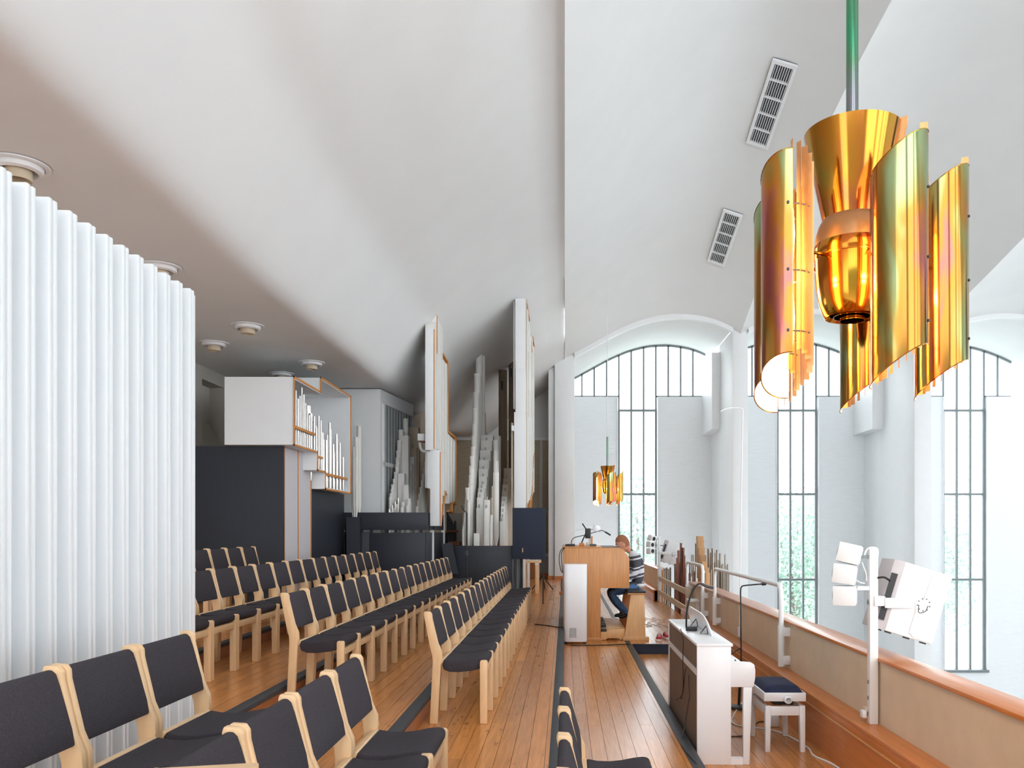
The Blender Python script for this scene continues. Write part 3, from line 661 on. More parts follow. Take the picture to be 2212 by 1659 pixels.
def square_pipe(parent, x, y, z0, z1, w_, material, name='pipe', knob=True, d=None):
    d = d or w_*1.25
    o = MB().box(x-w_/2, x+w_/2, y-d/2, y+d/2, z0, z1).build(name, material, parent, .004)
    if knob: MB().lathe([(.014,0),(.018,.04),(.014,.065),(.001,.07)], (x, y-d/2+.03, z1), 8, False).build('stopper', 'louvre_grey', o)
    return o
rp = random.Random(3)
for k in range(22):
    Y = FA+.10+(YBs-FA-.16)*k/21; x = XS-.06-.09*(k % 2); top = zb1+.62+.16*math.sin(k*.22)+rp.uniform(-.09,.13)
    round_pipe(oc, x, Y, zb1+TH, top, .013+.004*(k % 3 == 0), 'tin')
for k in range(7):
    Y = YBs+.05+.34*k/6; round_pipe(oc, XS-.06-.06*(k % 2), Y, zb2+TH, zb2+.55+rp.uniform(0,.35), .018, 'tin')
for Y, dx, h, r in ((12.56,.30,1.13,.040),(12.72,.32,1.2,.042),(12.86,.20,1.16,.034),(13.02,.30,1.30,.066),(13.30,.30,1.02,.03),(13.42,.34,1.06,.05),(13.62,.28,.90,.03),(13.8,.30,.95,.03)):
    round_pipe(oc, XS-dx, Y, zb3+TH+.1, zb3+h, r, 'tin', tape=True)
for k in range(14):
    Y = YCs+.06+(YE-YCs-.22)*k/13; top = zb3+.86+.18*math.sin(k*1.9)+.14*(1-abs(k-6)/7)-.012*k
    round_pipe(oc, XS-.06-.07*(k % 2), Y, zb3+TH, top, .022, 'tin')
# white pipes just beyond the case
wr = thing('organ_pipe_rank', 'four tall white pipes standing right of the open organ case', 'organ pipes', (XP(768,14.62), 14.62, Z1))
box('chest', XP(752,14.62), XP(781,14.62), 14.5, 14.74, Z1, CAMZ+.25, 'navy_panel', wr)
for px, py, w_ in ((763,1000,8),(767,966,9),(771,945,10),(775,920,10)): round_pipe(wr, XP(px,14.62), 14.58+.03*(py % 3), CAMZ+.25, ZP(py,14.62), w_/2*14.62/F, 'pipe_white')

# swell box with louvres
sb = thing('swell_box', 'pale swell box with dark vertical louvres reaching the ceiling', 'organ', (-4, 16, Z1))
pa, pb = Vector((-3.34,15.1,0)), Vector((-3.09,17.0,0))
MB().prism([(-5.6,15.1),(pa.x,pa.y),(pb.x,pb.y),(-5.6,17.2)], 2, Z1, CAMZ+2.58).build('box_body', 'grey_wall', sb)
sb.children[0].data.materials[0] = M['plaster_low']
dv = (pb-pa).normalized(); nv = Vector((dv.y,-dv.x,0))
def swb(s0, s1, z0, z1, h0, h1):
    vs = [pa+dv*s+nv*h+Vector((0,0,z)) for z in (z0,z1) for h in (h0,h1) for s in (s0,s1)]
    return MB().add(vs, [(0,2,3,1),(4,5,7,6),(0,1,5,4),(2,6,7,3),(0,4,6,2),(1,3,7,5)])
LN = (pb-pa).length
for z0, z1 in ((CAMZ+1.27,CAMZ+2.33),(CAMZ+.05,CAMZ+1.2)):
    swb(.18, LN-.12, z0, z1, .001, .004).build('dark_opening', 'black', sb)
    for k in range(10):
        s = .2+k*(LN-.36)/9.6; swb(s, s+.085, z0, z1, .006, .022).build('louvre', 'louvre_grey', sb)
for z0, z1 in ((CAMZ+1.2,CAMZ+1.27),(CAMZ+2.33,CAMZ+2.36)): swb(.1, LN-.02, z0, z1, 0, .03).build('louvre_frame', 'plaster_low', sb)
swb(.1, .17, CAMZ, CAMZ+2.36, 0, .03).build('louvre_frame', 'plaster_low', sb)

# navy fence in front of the middle pipes
f1 = thing('organ_fence', 'long dark navy fence with a slot, in front of the middle pipes', 'fence', (-3.1, 14.62, Z1))
YF = 14.6
box('top_board', XP(740,YF), XP(925,YF), YF, YF+.05, ZP(1145,YF), ZP(1107,YF), 'navy_panel', f1, .004)
box('panel', XP(742,YF), XP(798,YF), YF+.05, YF+.09, Z1, ZP(1149,YF), 'navy_panel', f1, .004); box('panel', XP(798.5,YF), XP(918,YF), YF+.02, YF+.07, Z1-.1, ZP(1151,YF), 'navy_panel', f1, .004)
box('return_panel', -2.46, -2.42, YF+.05, 17.2, Z1-.1, CAMZ-.02, 'navy_panel', f1, .004)
box('top_return', -2.43, -2.40, YF+.05, 16.5, ZP(1145,YF), ZP(1107,YF), 'navy_panel', f1)
for px in (744,797,850,905): box('post', XP(px,YF), XP(px,YF)+.05, YF+.05, YF+.09, Z1, ZP(1112,YF), 'navy_panel', f1)

def rank(name, label, items, zbase, chest, loc):
    t = thing(name, label, 'organ pipes', loc)
    for (px, py, wpx, Y, kind, mt) in items:
        x = XP(px, Y); z = ZP(py, Y); w_ = wpx*Y/F
        if kind == 'r': round_pipe(t, x, Y, zbase, z, w_/2, mt)
        elif kind == 'c': round_pipe(t, x, Y, zbase, z, w_/2.5, mt, cone=True)
        elif kind == 'k': square_pipe(t, x, Y, zbase, z, w_, mt, knob=False)
        else: square_pipe(t, x, Y, zbase, z, w_, mt)
    box('wind_chest', *chest, 'oak', t)
    return t
it = []
def seq(a, b, k, n): return a+(b-a)*k/(n-1)
fl = [(876,905,12),(866,929,11),(863,952,11),(861,974,11),(859,989,10),(858,1004,10),(855,1020,9),(852,1035,8),(849,1047,8),(847,1057,7),(845,1066,7),(843,1074,6)]
def yface(px): return 5.327/((1220-px)/1800+.1316)          # depth of the louvred face of the swell box
for k, (px, py, w_) in enumerate(fl): it.append((px, py, w_, yface(px)-.28-.02*k, 'c', 'pipe_white'))
for k, (px, py, w_) in enumerate([(904,873,28),(899,900,24),(896,924,20),(893,968,18),(888,988,16),(884,1002,15),(881,1016,15),(880,1038,13)]): it.append((px, py, w_, seq(18.6,16.2,k,8) if k < 2 else min(seq(18.6,16.2,k,8), yface(px)-.25-.03*k), 's', 'pipe_tan' if k < 4 else 'pipe_white'))
it += [(875,942,18,15.95,'s','pipe_white'),(868,1023,14,15.55,'s','pipe_white'),(878,1048,12,15.45,'s','pipe_white'),(870,1084,9,15.1,'r','pipe_white'),(883,1077,10,15.15,'r','pipe_white'),(880,1092,8,15.0,'r','pipe_white'),(868,1096,8,14.95,'r','pipe_white')]
for k in range(7): it.append((841+k*3.2, 1100-k*4+(k % 2)*9, 4, 15.0+.05*k, 'r', 'tin'))
for k in range(9): it.append((899+k*2.6, 1108-k*14, 5, seq(15.2,17.4,k,9), 'k', 'pipe_white'))
rank('organ_pipe_rank', 'white and tan organ pipes behind the long navy fence', it, CAMZ-.25, (XP(836,15.2), -2.5, 14.85, 18.8, Z1, CAMZ-.25), (-3, 16.5, Z1))

# ---- the two tall white towers
def tower(name, label, X, loc): return thing(name, label, 'organ tower', loc)
XT = -2.30
t1 = thing('organ_tower', 'tall white organ tower with orange edges, left of the two', 'organ', (XT, 15.5, Z2))
Yf = 14.62
def tf(px0, px1, py0, py1, Y, d, nm='front_board', mt='white_paint'): return box(nm, XP(px0,Y), XP(px1,Y), Y, Y+d, ZP(py1,Y), ZP(py0,Y), mt, t1, .003)
tf(918.5,936.5,710,972,Yf,.30); tf(925,943,676,760,Yf+.31,.2); tf(929,950,972,1136,Yf+.05,.22)
tf(936.5,938.6,711,970,Yf-.002,.02,'edge_strip','ply_edge'); tf(943,945,677,762,Yf+.308,.02,'edge_strip','ply_edge'); tf(950,952,976,1136,Yf+.048,.02,'edge_strip','ply_edge'); tf(940.5,942,718,770,Yf+.29,.02,'edge_strip','ply_edge')
def Yat(px, X=XT): return -X*F/(1220-px)
topt = [(936,705),(943.9,690),(944,678),(957,694),(957.5,772),(968,786),(968.5,932),(985,950)]
bott = [(936,970),(949.9,975),(950,1130),(962,1060),(968,1068),(969,1092),(985,1086)]
n = 16
for k in range(n):
    px = 938+46*(k+.5)/n; Y = Yat(px); w_ = (Yat(px+46/n)-Y)*.94
    z1_, z0_ = ZP(interp(topt,px)+4,Y), ZP(interp(bott,px)-3,Y)
    MB().box(XT-.16, XT-.012+.008*(k % 2), Y-w_/2, Y+w_/2, z0_, z1_).build('pipe', 'pipe_white', t1, .006)
box('back_board', XT-.20, XT-.165, Yf+.3, Yat(984), ZP(1060,16), ZP(800,16.5), 'white_paint', t1)
def strip(pa_, pb_, w_=.03, X=XT, t=t1, d=.05):        # plywood edging between two points of the open side
    (p0, q0), (p1, q1) = pa_, pb_; Y0, Y1 = Yat(p0, X), Yat(p1, X); z0, z1 = ZP(q0, Y0), ZP(q1, Y1)
    a, b_ = Vector((0,Y0,z0)), Vector((0,Y1,z1)); n_ = (b_-a).normalized(); s = Vector((0,-n_.z,n_.y))*w_/2
    vs = [Vector((x,0,0))+q for x in (X-d, X+.01) for q in (a-s, a+s, b_+s, b_-s)]
    MB().add(vs, [(0,1,2,3),(7,6,5,4),(0,4,5,1),(1,5,6,2),(2,6,7,3),(3,7,4,0)]).build('edge_strip', 'ply_edge', t)
for a, b_ in (((957,765),(967.5,782)),((967.5,780),(967.5,932)),((967.5,932),(985,946)),((985,944),(985,1090)),((985,1090),(978,1086)),((952,1134),(962,1064)),((962,1062),(964.5,1068)),((970,1104),(978,1108)),((978,1106),(978,1088))): strip(a, b_)
box('support_post', XP(922,14.9), XP(926,14.9), 14.95, 15.0, ZP(760,14.95), zleft(XP(924,14.95),14.95)+.02, 'white_paint', t1)
box('support_post', XT-.16, XT-.10, 15.2, 15.3, Z2, ZP(1100,15.2), 'white_paint', t1); box('support_post', XT-.16, XT-.10, 16.6, 16.7, Z2, CAMZ+.7, 'white_paint', t1)
bl = thing('blower_box', 'white wind pipe bend with small box left of the left tower', 'organ part', (XP(912,14.9), 14.9, CAMZ+1.0))
box('box_body', XP(904,14.9), XP(919,14.9), 14.8, 15.0, ZP(953,14.9), ZP(938,14.9), 'white_paint', bl, .004)
box('copper_base', XP(906,14.9), XP(918,14.9), 14.82, 14.98, ZP(956,14.9), ZP(953,14.9), 'pipe_copper', bl)
MB().tube(smooth_path([P(907,955,14.9),P(908,966,14.9),P(913,974,14.9),P(922,975,14.9)]), .025, 10).build('wind_pipe', 'white_paint', bl)

XT2 = -.80
t2 = thing('organ_tower', 'tall white organ tower with pipes, right of the two', 'organ', (XT2, 19, Z3))
Yf2 = 17.3
def tf2(px0, px1, py0, py1, Y, d, nm='front_board', mt='white_paint'): return box(nm, XP(px0,Y), XP(px1,Y), Y, Y+d, ZP(py1,Y), ZP(py0,Y), mt, t2, .003)
tf2(1113,1136.6,645,797,Yf2+.03,.3); tf2(1113.5,1136,796,891,Yf2+.015,.3); tf2(1110.5,1134.6,890,1115,Yf2,.3)
tf2(1136.6,1138.2,646,1100,Yf2+.02,.03,'edge_strip','pipe_tan')
topt = [(1137,648),(1140,664),(1144,700),(1148,735),(1150,729),(1153,748),(1155,760)]
for k in range(10):
    px = 1138.2+16.3*(k+.5)/10; Y = Yat(px, XT2); w_ = (Yat(px+1.63, XT2)-Y)*.86
    MB().box(XT2-.14, XT2-.01+.012*(k % 2), Y-w_/2, Y+w_/2, ZP(1090-k*3,Y), ZP(interp(topt,px),Y)).build('pipe', 'pipe_white', t2, .006)
for a, b_ in (((1137,648),(1144,692)),((1148,735),(1149.5,760)),((1151,729),(1154,748)),((1151.5,1010),(1153.5,980)),((1148,1098),(1151,1020)),((1144,1100),(1148,1060))): strip(a, b_, .04, XT2, t2)
for px in (1141,1148): box('edge_strip', XT2-.01, XT2+.008, Yat(px,XT2), Yat(px,XT2)+.05, ZP(900,Yat(px,XT2)), ZP(760,Yat(px,XT2)), 'pipe_tan', t2)
box('support_post', XP(1109,Yf2+.2), XP(1112,Yf2+.2), Yf2+.2, Yf2+.26, ZP(880,Yf2), zleft(XP(1110,Yf2+.2),Yf2+.2)+.02, 'white_paint', t2)
box('back_frame', XP(1105,Yf2+.2), XP(1109,Yf2+.2), Yf2+.1, Yf2+.2, Z3, ZP(912,Yf2), 'pipe_tan', t2)
box('bracket', XP(1106,Yf2+.1), XP(1111,Yf2+.1), Yf2-.05, Yf2+.1, ZP(931,Yf2), ZP(920,Yf2), 'white_paint', t2)
box('support_post', XT2-.12, XT2-.06, 18.2, 18.3, Z3, ZP(1080,18.2), 'white_paint', t2); box('support_post', XT2-.12, XT2-.06, 20.4, 20.5, Z3, ZP(1070,20.4), 'white_paint', t2)

# second navy fence and the pipes behind it
Y2F = 15.95
f2 = thing('organ_fence', 'plain dark navy fence panel in front of the tall tapered pipes', 'fence', (XP(1042,Y2F), Y2F, Z2))
box('panel', XP(977,Y2F), XP(1107,Y2F), Y2F, Y2F+.05, Z2-.14, ZP(1179,Y2F), 'navy_panel', f2, .004)
box('side_panel', XP(977,Y2F), XP(977,Y2F)+.04, Y2F+.05, 16.6, Z2, ZP(1179,Y2F), 'navy_panel', f2); box('side_panel', XP(1107,Y2F)-.04, XP(1107,Y2F), Y2F+.05, 17.0, Z3, ZP(1179,Y2F), 'navy_panel', f2)
mb = MB(); Yp = 15.7
mb.add([P(963,1240,Yp),P(990,1240,Yp),P(976,1172,Yp),P(954,1175,Yp)]+[P(963,1240,Yp)+Vector((0,.05,0)),P(990,1240,Yp)+Vector((0,.05,0)),P(976,1172,Yp)+Vector((0,.05,0)),P(954,1175,Yp)+Vector((0,.05,0))], [(0,1,2,3),(7,6,5,4),(0,4,5,1),(1,5,6,2),(2,6,7,3),(3,7,4,0)])
tag(mb.build('leaning_panel', 'navy_panel'), 'dark navy board leaning between the two fences', 'board')
it = []
A_ = [(1041,758,15),(1035,767,15),(1031.5,808,14.5),(1029,848,14),(1027.5,882,14),(1026,916,13.5),(1024.5,942,13),(1023,966,12.5),(1021.5,986,12),(1019.5,1007,12),(1018,1027,11),(1017,1044,10.5),(1015.5,1064,10)]
for k, (px, py, w_) in enumerate(A_): it.append((px, py, w_, seq(19.6,16.6,k,13), 'c', 'pipe_white'))
B_ = [(1053.5,942,26),(1052,953,24),(1049.5,974,23),(1047,995,22),(1045,1014,20),(1044,1030,18),(1043,1047,16),(1041,1055,15),(1039.5,1064,14),(1037.5,1075,13),(1035.5,1097,12)]
for k, (px, py, w_) in enumerate(B_): it.append((px, py, w_, seq(19.4,16.7,k,11), 's', 'pipe_white'))
C_ = [(1076,942,13),(1072,951,13),(1072,974,12),(1072,996,12),(1071.5,1021,13),(1071,1040,12)]
for k, (px, py, w_) in enumerate(C_): it.append((px, py, w_, seq(19,16.6,k,6), 'r', 'pipe_white'))
D_ = [(1097,1012,16),(1095,1034,15),(1093,1047,14),(1091.5,1061,13),(1090,1073,12),(1089,1083,11),(1087.5,1094,10),(1086.5,1106,9),(1085.5,1118,8),(1084,1126,8)]
for k, (px, py, w_) in enumerate(D_): it.append((px, py, w_, seq(19.2,16.5,k,10), 's', 'pipe_tan' if k < 4 else 'pipe_white'))
for k in range(10): it.append((1000.5+.9*k, 1142-k*9+(k % 3)*2, 5, 16.35+.05*k, 'r', 'pipe_white'))
it += [(1010,1054,9,16.35,'c','pipe_white'),(1012.5,1080,8,16.25,'c','pipe_white'),(1052.5,1080,11.5,16.4,'s','pipe_white'),(1051,1098,10,16.25,'s','pipe_white'),(1064,1050,5,17,'r','pipe_tan'),(1062,1075,5,16.9,'r','pipe_tan'),
       (1061.5,1112,6,16.4,'r','pipe_white'),(1060,1130,6,16.35,'r','pipe_white'),(1030,1152,12,16.2,'k','pipe_white'),(1059,944,8,20,'k','pipe_tan'),(1047,892,5,20.2,'r','pipe_tan')]
r2 = rank('organ_pipe_rank', 'tall tapered white pipes between the two white towers', it, CAMZ-.33, (XP(1002,16.3), XP(1104,16.5), 16.15, 20.4, Z2, CAMZ-.33), (-1.5, 17.5, Z2))
for px, py, w_, Y in ((1086.5,800,19,21.5),(1106,772,15,21.8)):
    o = round_pipe(r2, XP(px,Y), Y, Z3, ZP(py,Y), w_/2*Y/F, 'pipe_brown', name='bass_pipe')
    box('mouth', XP(px-5,Y-.15), XP(px+0,Y-.15), Y-w_/2*Y/F-.012, Y-w_/2*Y/F+.05, ZP(py+42,Y-.13), ZP(py+23,Y-.13), 'black', o)
# dark little pipe set seen between fences
r3 = thing('organ_pipe_rank', 'small rank of dark pipes on a wooden rack behind the fences', 'organ pipes', (XP(977,18), 18, Z2))
box('wind_chest', XP(963,18), XP(994,18), 17.9, 18.3, Z2, ZP(1170,18), 'pine_dark', r3); box('rack_board', XP(964,18), XP(988,18), 17.9, 18.2, ZP(1149,18), ZP(1146,18), 'pipe_copper', r3)
for k in range(9): round_pipe(r3, XP(966+2.3*k,18.05), 18.05, ZP(1170,18), ZP(1112+abs(k-6)*-1+k*3.2-(9 if k > 6 else 0),18), .016, 'dark_grey')
box('backing_board', XP(966,18.4), XP(998,18.4), 18.4, 18.43, ZP(1176,18.4), ZP(1108,18.4), 'grey_wall', r3)

# ================================================================== navy board on a stand, table, microphone stand
YS = 15.8
bs = thing('display_board', 'dark blue pin board on thin black legs beside the right tower', 'board', (XP(1142,YS), YS, Z3))
box('board', XP(1107,YS), XP(1178.5,YS), YS, YS+.05, ZP(1208,YS), ZP(1097,YS), 'navy_cloth', bs, .003)
for px in (1113,1173): box('leg', XP(px,YS)-.012, XP(px,YS)+.012, YS+.01, YS+.04, Z3, ZP(1208,YS), 'black', bs)
box('tag', XP(1128,YS), XP(1130,YS), YS-.003, YS, ZP(1193,YS), ZP(1184,YS), 'birch', bs)
for px, mt, wd in ((1111,'frame',4),(1116,'frame',5),(1123,'black',6)):
    tag(box('folding_board', XP(px,16.6), XP(px+wd,16.6), 16.6, 16.9, Z3, ZP(1206,16.6), mt), ['thin grey folded panel leaning left behind the blue board','second grey folded panel behind the blue board','black folded panel right of the grey ones behind the blue board'][(px-1111)//5], 'panel', 'folded panels behind the board')
YT_ = 18.4
tb = thing('side_table', 'small birch table with grey top under the blue board', 'table', (XP(1148,YT_), YT_, Z3))
box('table_top', XP(1128,YT_), XP(1168,YT_), YT_, YT_+.5, ZP(1216,YT_), ZP(1211,YT_), 'birch', tb, .004); box('inlay', XP(1130,YT_), XP(1166,YT_), YT_+.02, YT_+.48, ZP(1211,YT_), ZP(1210.4,YT_), 'lilac_panel', tb)
for px, dy in ((1131.5,.03),(1159,.03),(1132,.44),(1160,.44)):
    lg = box('leg', XP(px-3,YT_), XP(px+3.5,YT_), YT_+dy-.03, YT_+dy+.03, Z3, ZP(1216,YT_), 'birch', tb, .004)
    box('metal_collar', XP(px-3.2,YT_), XP(px+3.7,YT_), YT_+dy-.032, YT_+dy+.032, ZP(1220,YT_), ZP(1216.5,YT_), 'white_paint', lg)
YM = 14.45; xm = XP(1008,YM)
ms = thing('microphone_stand', 'slim black microphone stand between the second row and navy fence', 'microphone stand', (xm, YM, Z2-.12))
MB().tube([(xm,YM,Z3),(xm,YM,ZP(1108,YM))], .012, 8).build('pole', 'black', ms)
MB().tube([P(1008,1108,YM),P(1002,1102,YM),P(996,1092,YM)], [.008,.010,.014], 8).build('microphone', 'black', ms)
MB().lathe([(.12,0),(.12,.012),(.02,.02)], (xm,YM,Z3), 20).build('base', 'black', ms)
box('clamp', xm-.02, xm+.02, YM-.02, YM+.02, ZP(1200,YM), ZP(1190,YM), 'dark_grey', ms)
st = thing('folded_stand', 'black folded tripod stand lying near the white column base', 'stand', (XP(1172,19.5), 19.5, Z3))
for dx, dy in ((-.25,.1),(.25,0),(.05,.25)): MB().tube([(XP(1172,19.5),19.5,Z3+.35),(XP(1172,19.5)+dx,19.5+dy,Z3+.015)], .014, 6).build('leg', 'black', st)
MB().tube([(XP(1172,19.5),19.5,Z3+.3),(XP(1172,19.5),19.5,Z3+.75)], .012, 6).build('pole', 'black', st)

# ================================================================== organ console
YK = 12.05; KD = 1.55
ko = thing('organ_console', 'oak organ console with overhanging keyboard side', 'organ console', (.45, YK+.7, 0))
def q(px, py): return (XP(px,YK), ZP(py,YK))
side = [q(1215.5,1383),q(1215.5,1183),q(1338,1183),q(1347,1187),q(1359.5,1205),q(1359.5,1270.5),q(1297.5,1270.5),q(1297.5,1383)]
for a, nm in ((YK,'near_side'),(YK+KD-.04,'far_side')): MB().prism(side, 1, a, a+.04).build(nm, 'oak', ko, .004)
x0, x1 = XP(1215.5,YK), XP(1297.5,YK)
box('plinth', x0-.01, x1+.02, YK-.012, YK+KD+.01, 0, .045, 'oak', ko, .003)
box('back_panel', x0, x0+.03, YK+.04, YK+KD-.04, .045, ZP(1184,YK), 'oak', ko); box('knee_panel', x1-.05, x1-.02, YK+.04, YK+KD-.04, .045, ZP(1271,YK), 'oak', ko)
box('top_board', x0-.005, XP(1300,YK), YK-.01, YK+KD, ZP(1183,YK), ZP(1180.5,YK), 'oak', ko, .003)
box('under_board', x1-.02, XP(1358,YK), YK+.04, YK+KD-.04, ZP(1270,YK), ZP(1266,YK), 'oak', ko)
box('stop_jamb', XP(1300,YK), XP(1318,YK), YK+.04, YK+KD-.04, ZP(1230,YK), ZP(1185,YK), 'oak_light', ko)
box('music_ledge', XP(1296,YK), XP(1338,YK), YK+.04, YK+KD-.04, ZP(1186,YK), ZP(1182,YK), 'dark_grey', ko)
for k in range(3):
    x = XP(1320+k*12,YK); z = ZP(1226+k*8,YK); mn = box('manual', x, x+.10, YK+.2, YK+KD-.2, z, z+.03, 'keys', ko)
    for j in range(24): piece('black_key', 'black', mn, x, x+.055, YK+.22+j*.046, YK+.235+j*.046, z+.03, z+.04)
# things on top of the console
tt = ZP(1180.5,YK)
dl = thing('desk_lamp', 'white desk lamp with curved thin arm on the console', 'lamp', (XP(1247,12.3), 12.3, tt))
MB().tube(smooth_path([P(1227,1177,12.3),P(1231,1158,12.3),P(1243,1147,12.3),P(1262,1142,12.3),P(1274,1141,12.3)]), .006, 6).build('arm', 'white_paint', dl)
MB().lathe([(.001,.06),(.04,.055),(.06,.03),(.065,0),(.062,-.03)], (0,0,0), 18, False).xf(Matrix.Translation(P(1288,1143,12.3)) @ Matrix.Rotation(R(20), 4, 'Y')).build('lamp_shade', 'white_gloss', dl)
MB().lathe([(.03,-.03),(.03,.03),(.02,.05)], (0,0,0), 12).xf(Matrix.Translation(P(1277,1141,12.3)) @ Matrix.Rotation(R(90), 4, 'Y')).build('socket', 'white_paint', dl)
box('foot', XP(1221,12.3), XP(1236,12.3), 12.2, 12.4, tt, tt+.03, 'black', dl, .006)
mc = thing('gooseneck_microphone', 'black jointed gooseneck microphone arm reaching over the console', 'microphone', (XP(1238,12.25), 12.25, tt))
MB().tube(smooth_path([P(1234,1178,12.25),P(1235,1168,12.25),P(1242,1161,12.25),P(1263,1156,12.25),P(1287,1149,12.25),P(1300,1146,12.25),P(1307,1149,12.25)]), .006, 6).build('neck', 'dark_grey', mc)
MB().tube([P(1307,1149,12.25),P(1319,1156,12.25)], .012, 8).build('head', 'black', mc); box('base', XP(1226,12.25), XP(1242,12.25), 12.15, 12.35, tt, tt+.035, 'black', mc, .006)
ph = thing('clamp_holder', 'black tablet clamp on a slanted rod on the console', 'holder', (XP(1258,12.2), 12.2, tt))
MB().tube([P(1253,1180,12.2),P(1268,1146,12.2),P(1258,1131,12.2)], .010, 6).build('rod', 'black', ph); box('tablet', XP(1264,12.15), XP(1276,12.15), 12.13, 12.17, ZP(1163,12.15), ZP(1141.5,12.15), 'black', ph, .004)
sh = thing('sheet_music', 'open sheet music leaning on the console desk', 'sheet music', (XP(1275,12.4), 12.4, tt))
MB().add([P(1270,1165,12.45),P(1281,1160,12.45),P(1281,1179,12.45),P(1272,1180,12.45),P(1270,1165,13.0),P(1281,1160,13.0),P(1281,1179,13.0),P(1272,1180,13.0)], [(0,1,2,3),(7,6,5,4),(0,4,5,1),(1,5,6,2),(2,6,7,3),(3,7,4,0)]).build('pages', 'keys', sh)
box('book_spine', XP(1277,12.4), XP(1280,12.4), 12.4, 12.43, tt, ZP(1158,12.4), 'ply_edge', sh)
tag(MB().box(XP(1274,12.1), XP(1289,12.1), 12.07, 12.2, tt, ZP(1175,12.1)).build('grey_clock_box', 'grey_plastic', bevel=.02), 'small rounded grey box on the console top', 'box')
tag(box('wooden_block', XP(1251,12.15), XP(1262,12.15), 12.1, 12.2, tt, ZP(1173,12.15), 'amber', bevel=.004), 'little amber wooden block on the console top', 'block')
tag(box('paper_cup', XP(1266,12.2), XP(1273,12.2), 12.14, 12.22, tt, ZP(1171,12.2), 'pipe_tan', bevel=.012), 'small beige box behind the grey one on the console', 'box')
hk = thing('hanging_cables', 'loose black cable loops hanging at the console back', 'cable', (XP(1210,12.1), 12.1, .4))
for a in ([(1218,1182),(1210,1192),(1208,1212),(1212,1233),(1216,1236)], [(1220,1183),(1213,1195),(1214,1225),(1216,1238)], [(1214,1250),(1212,1262),(1213,1272),(1214,1276)]):
    MB().tube(smooth_path([P(x,y,12.02) for x, y in a]), .006, 6).build('cable_loop', 'black', hk)
MB().lathe([(.001,-.03),(.02,-.02),(.022,.01),(.001,.03)], P(1211,1281,12.02), 10, False).build('plug', 'cherry', hk)
# pedalboard and bench
pdl = thing('pedalboard', 'light wooden pedalboard with long keys under the console', 'pedalboard', (XP(1325,YK), YK+.7, 0))
MB().prism([q(1298,1383),q(1298,1362),q(1350,1358),q(1350,1383),q(1341,1383),q(1337,1379.5),q(1313,1379.5),q(1309,1383)], 1, YK+.03, YK+.09).build('side_cheek', 'oak_light', pdl, .003)
MB().prism([q(1298,1383),q(1298,1358),q(1350,1358),q(1350,1383)], 1, YK+KD-.1, YK+KD-.06).build('side_cheek', 'oak_light', pdl)
for k in range(18):
    y = YK+.12+k*.073; MB().prism([q(1298,1364),q(1298,1360-.0),q(1349,1356),q(1349,1362)], 1, y, y+.035).build('pedal', 'oak_light', pdl, .003)
    if k % 7 in (1,2,4,5,6): piece('sharp', 'black', pdl, XP(1299,YK), XP(1311,YK), y+.045, y+.065, ZP(1361,YK), ZP(1353,YK))
box('swell_shoe', XP(1297,YK), XP(1311,YK), YK+.02, YK+.14, ZP(1368,YK)+.02, ZP(1352,YK)-.05, 'black', pdl, .01)
bn = thing('organ_bench', 'wooden organ bench with black padded seat', 'bench', (XP(1375,YK), YK+.7, 0))
def leg(y, mt): MB().prism([q(1347,1383),q(1349,1376),q(1362.5,1284),q(1392,1284),q(1394.5,1376),q(1395,1383)], 1, y, y+.05).build('bench_leg', mt, bn, .004)
leg(YK, 'oak_light'); leg(YK+1.35, 'cherry')
box('foot_rail', XP(1346,YK), XP(1402,YK), YK-.01, YK+.07, 0, .055, 'oak_light', bn, .003); box('foot_rail', XP(1346,YK), XP(1402,YK), YK+1.33, YK+1.41, 0, .055, 'cherry', bn)
box('seat_board', XP(1356,YK), XP(1394,YK), YK-.02, YK+1.42, ZP(1284,YK), ZP(1281,YK), 'oak', bn); box('seat_pad', XP(1355,YK), XP(1395,YK), YK-.03, YK+1.43, ZP(1281,YK), ZP(1276.5,YK), 'black', bn, .01)
box('stretcher', XP(1386,YK), XP(1389,YK), YK+.05, YK+1.35, .25, .40, 'cherry', bn)
# air purifier
YP = 11.75; xp0, xp1 = XP(1217.5,YP), XP(1268,YP)
ap = thing('air_purifier', 'tall rounded white air purifier in front of the console', 'air purifier', ((xp0+xp1)/2, YP, 0))
cxp = (xp0+xp1)/2; hwp = (xp1-xp0)/2; poly = []
for k in range(32):
    a = 2*math.pi*k/32; ca, sa = math.cos(a), math.sin(a)
    poly.append((cxp+hwp*math.copysign(abs(ca)**.45, ca), YP+.11*math.copysign(abs(sa)**.45, sa)))
MB().prism(poly, 2, .035, ZP(1218,YP)).build('body', 'white_gloss', ap, .008)
for px in (1221,1262): MB().lathe([(.02,0),(.02,.036)], (XP(px,YP), YP-.05, 0), 12).build('foot', 'dark_grey', ap)
vt = box('vent_plate', XP(1230,YP), XP(1245,YP), YP-.113, YP-.105, ZP(1376,YP), ZP(1355,YP), 'white_paint', ap)
for i in range(5):
    for j in range(7): piece('slot', 'black', vt, XP(1230.6+3*i,YP), XP(1232.4+3*i,YP), YP-.116, YP-.112, ZP(1375.2-3*j-(i % 2)*1.2,YP), ZP(1373.6-3*j-(i % 2)*1.2,YP))

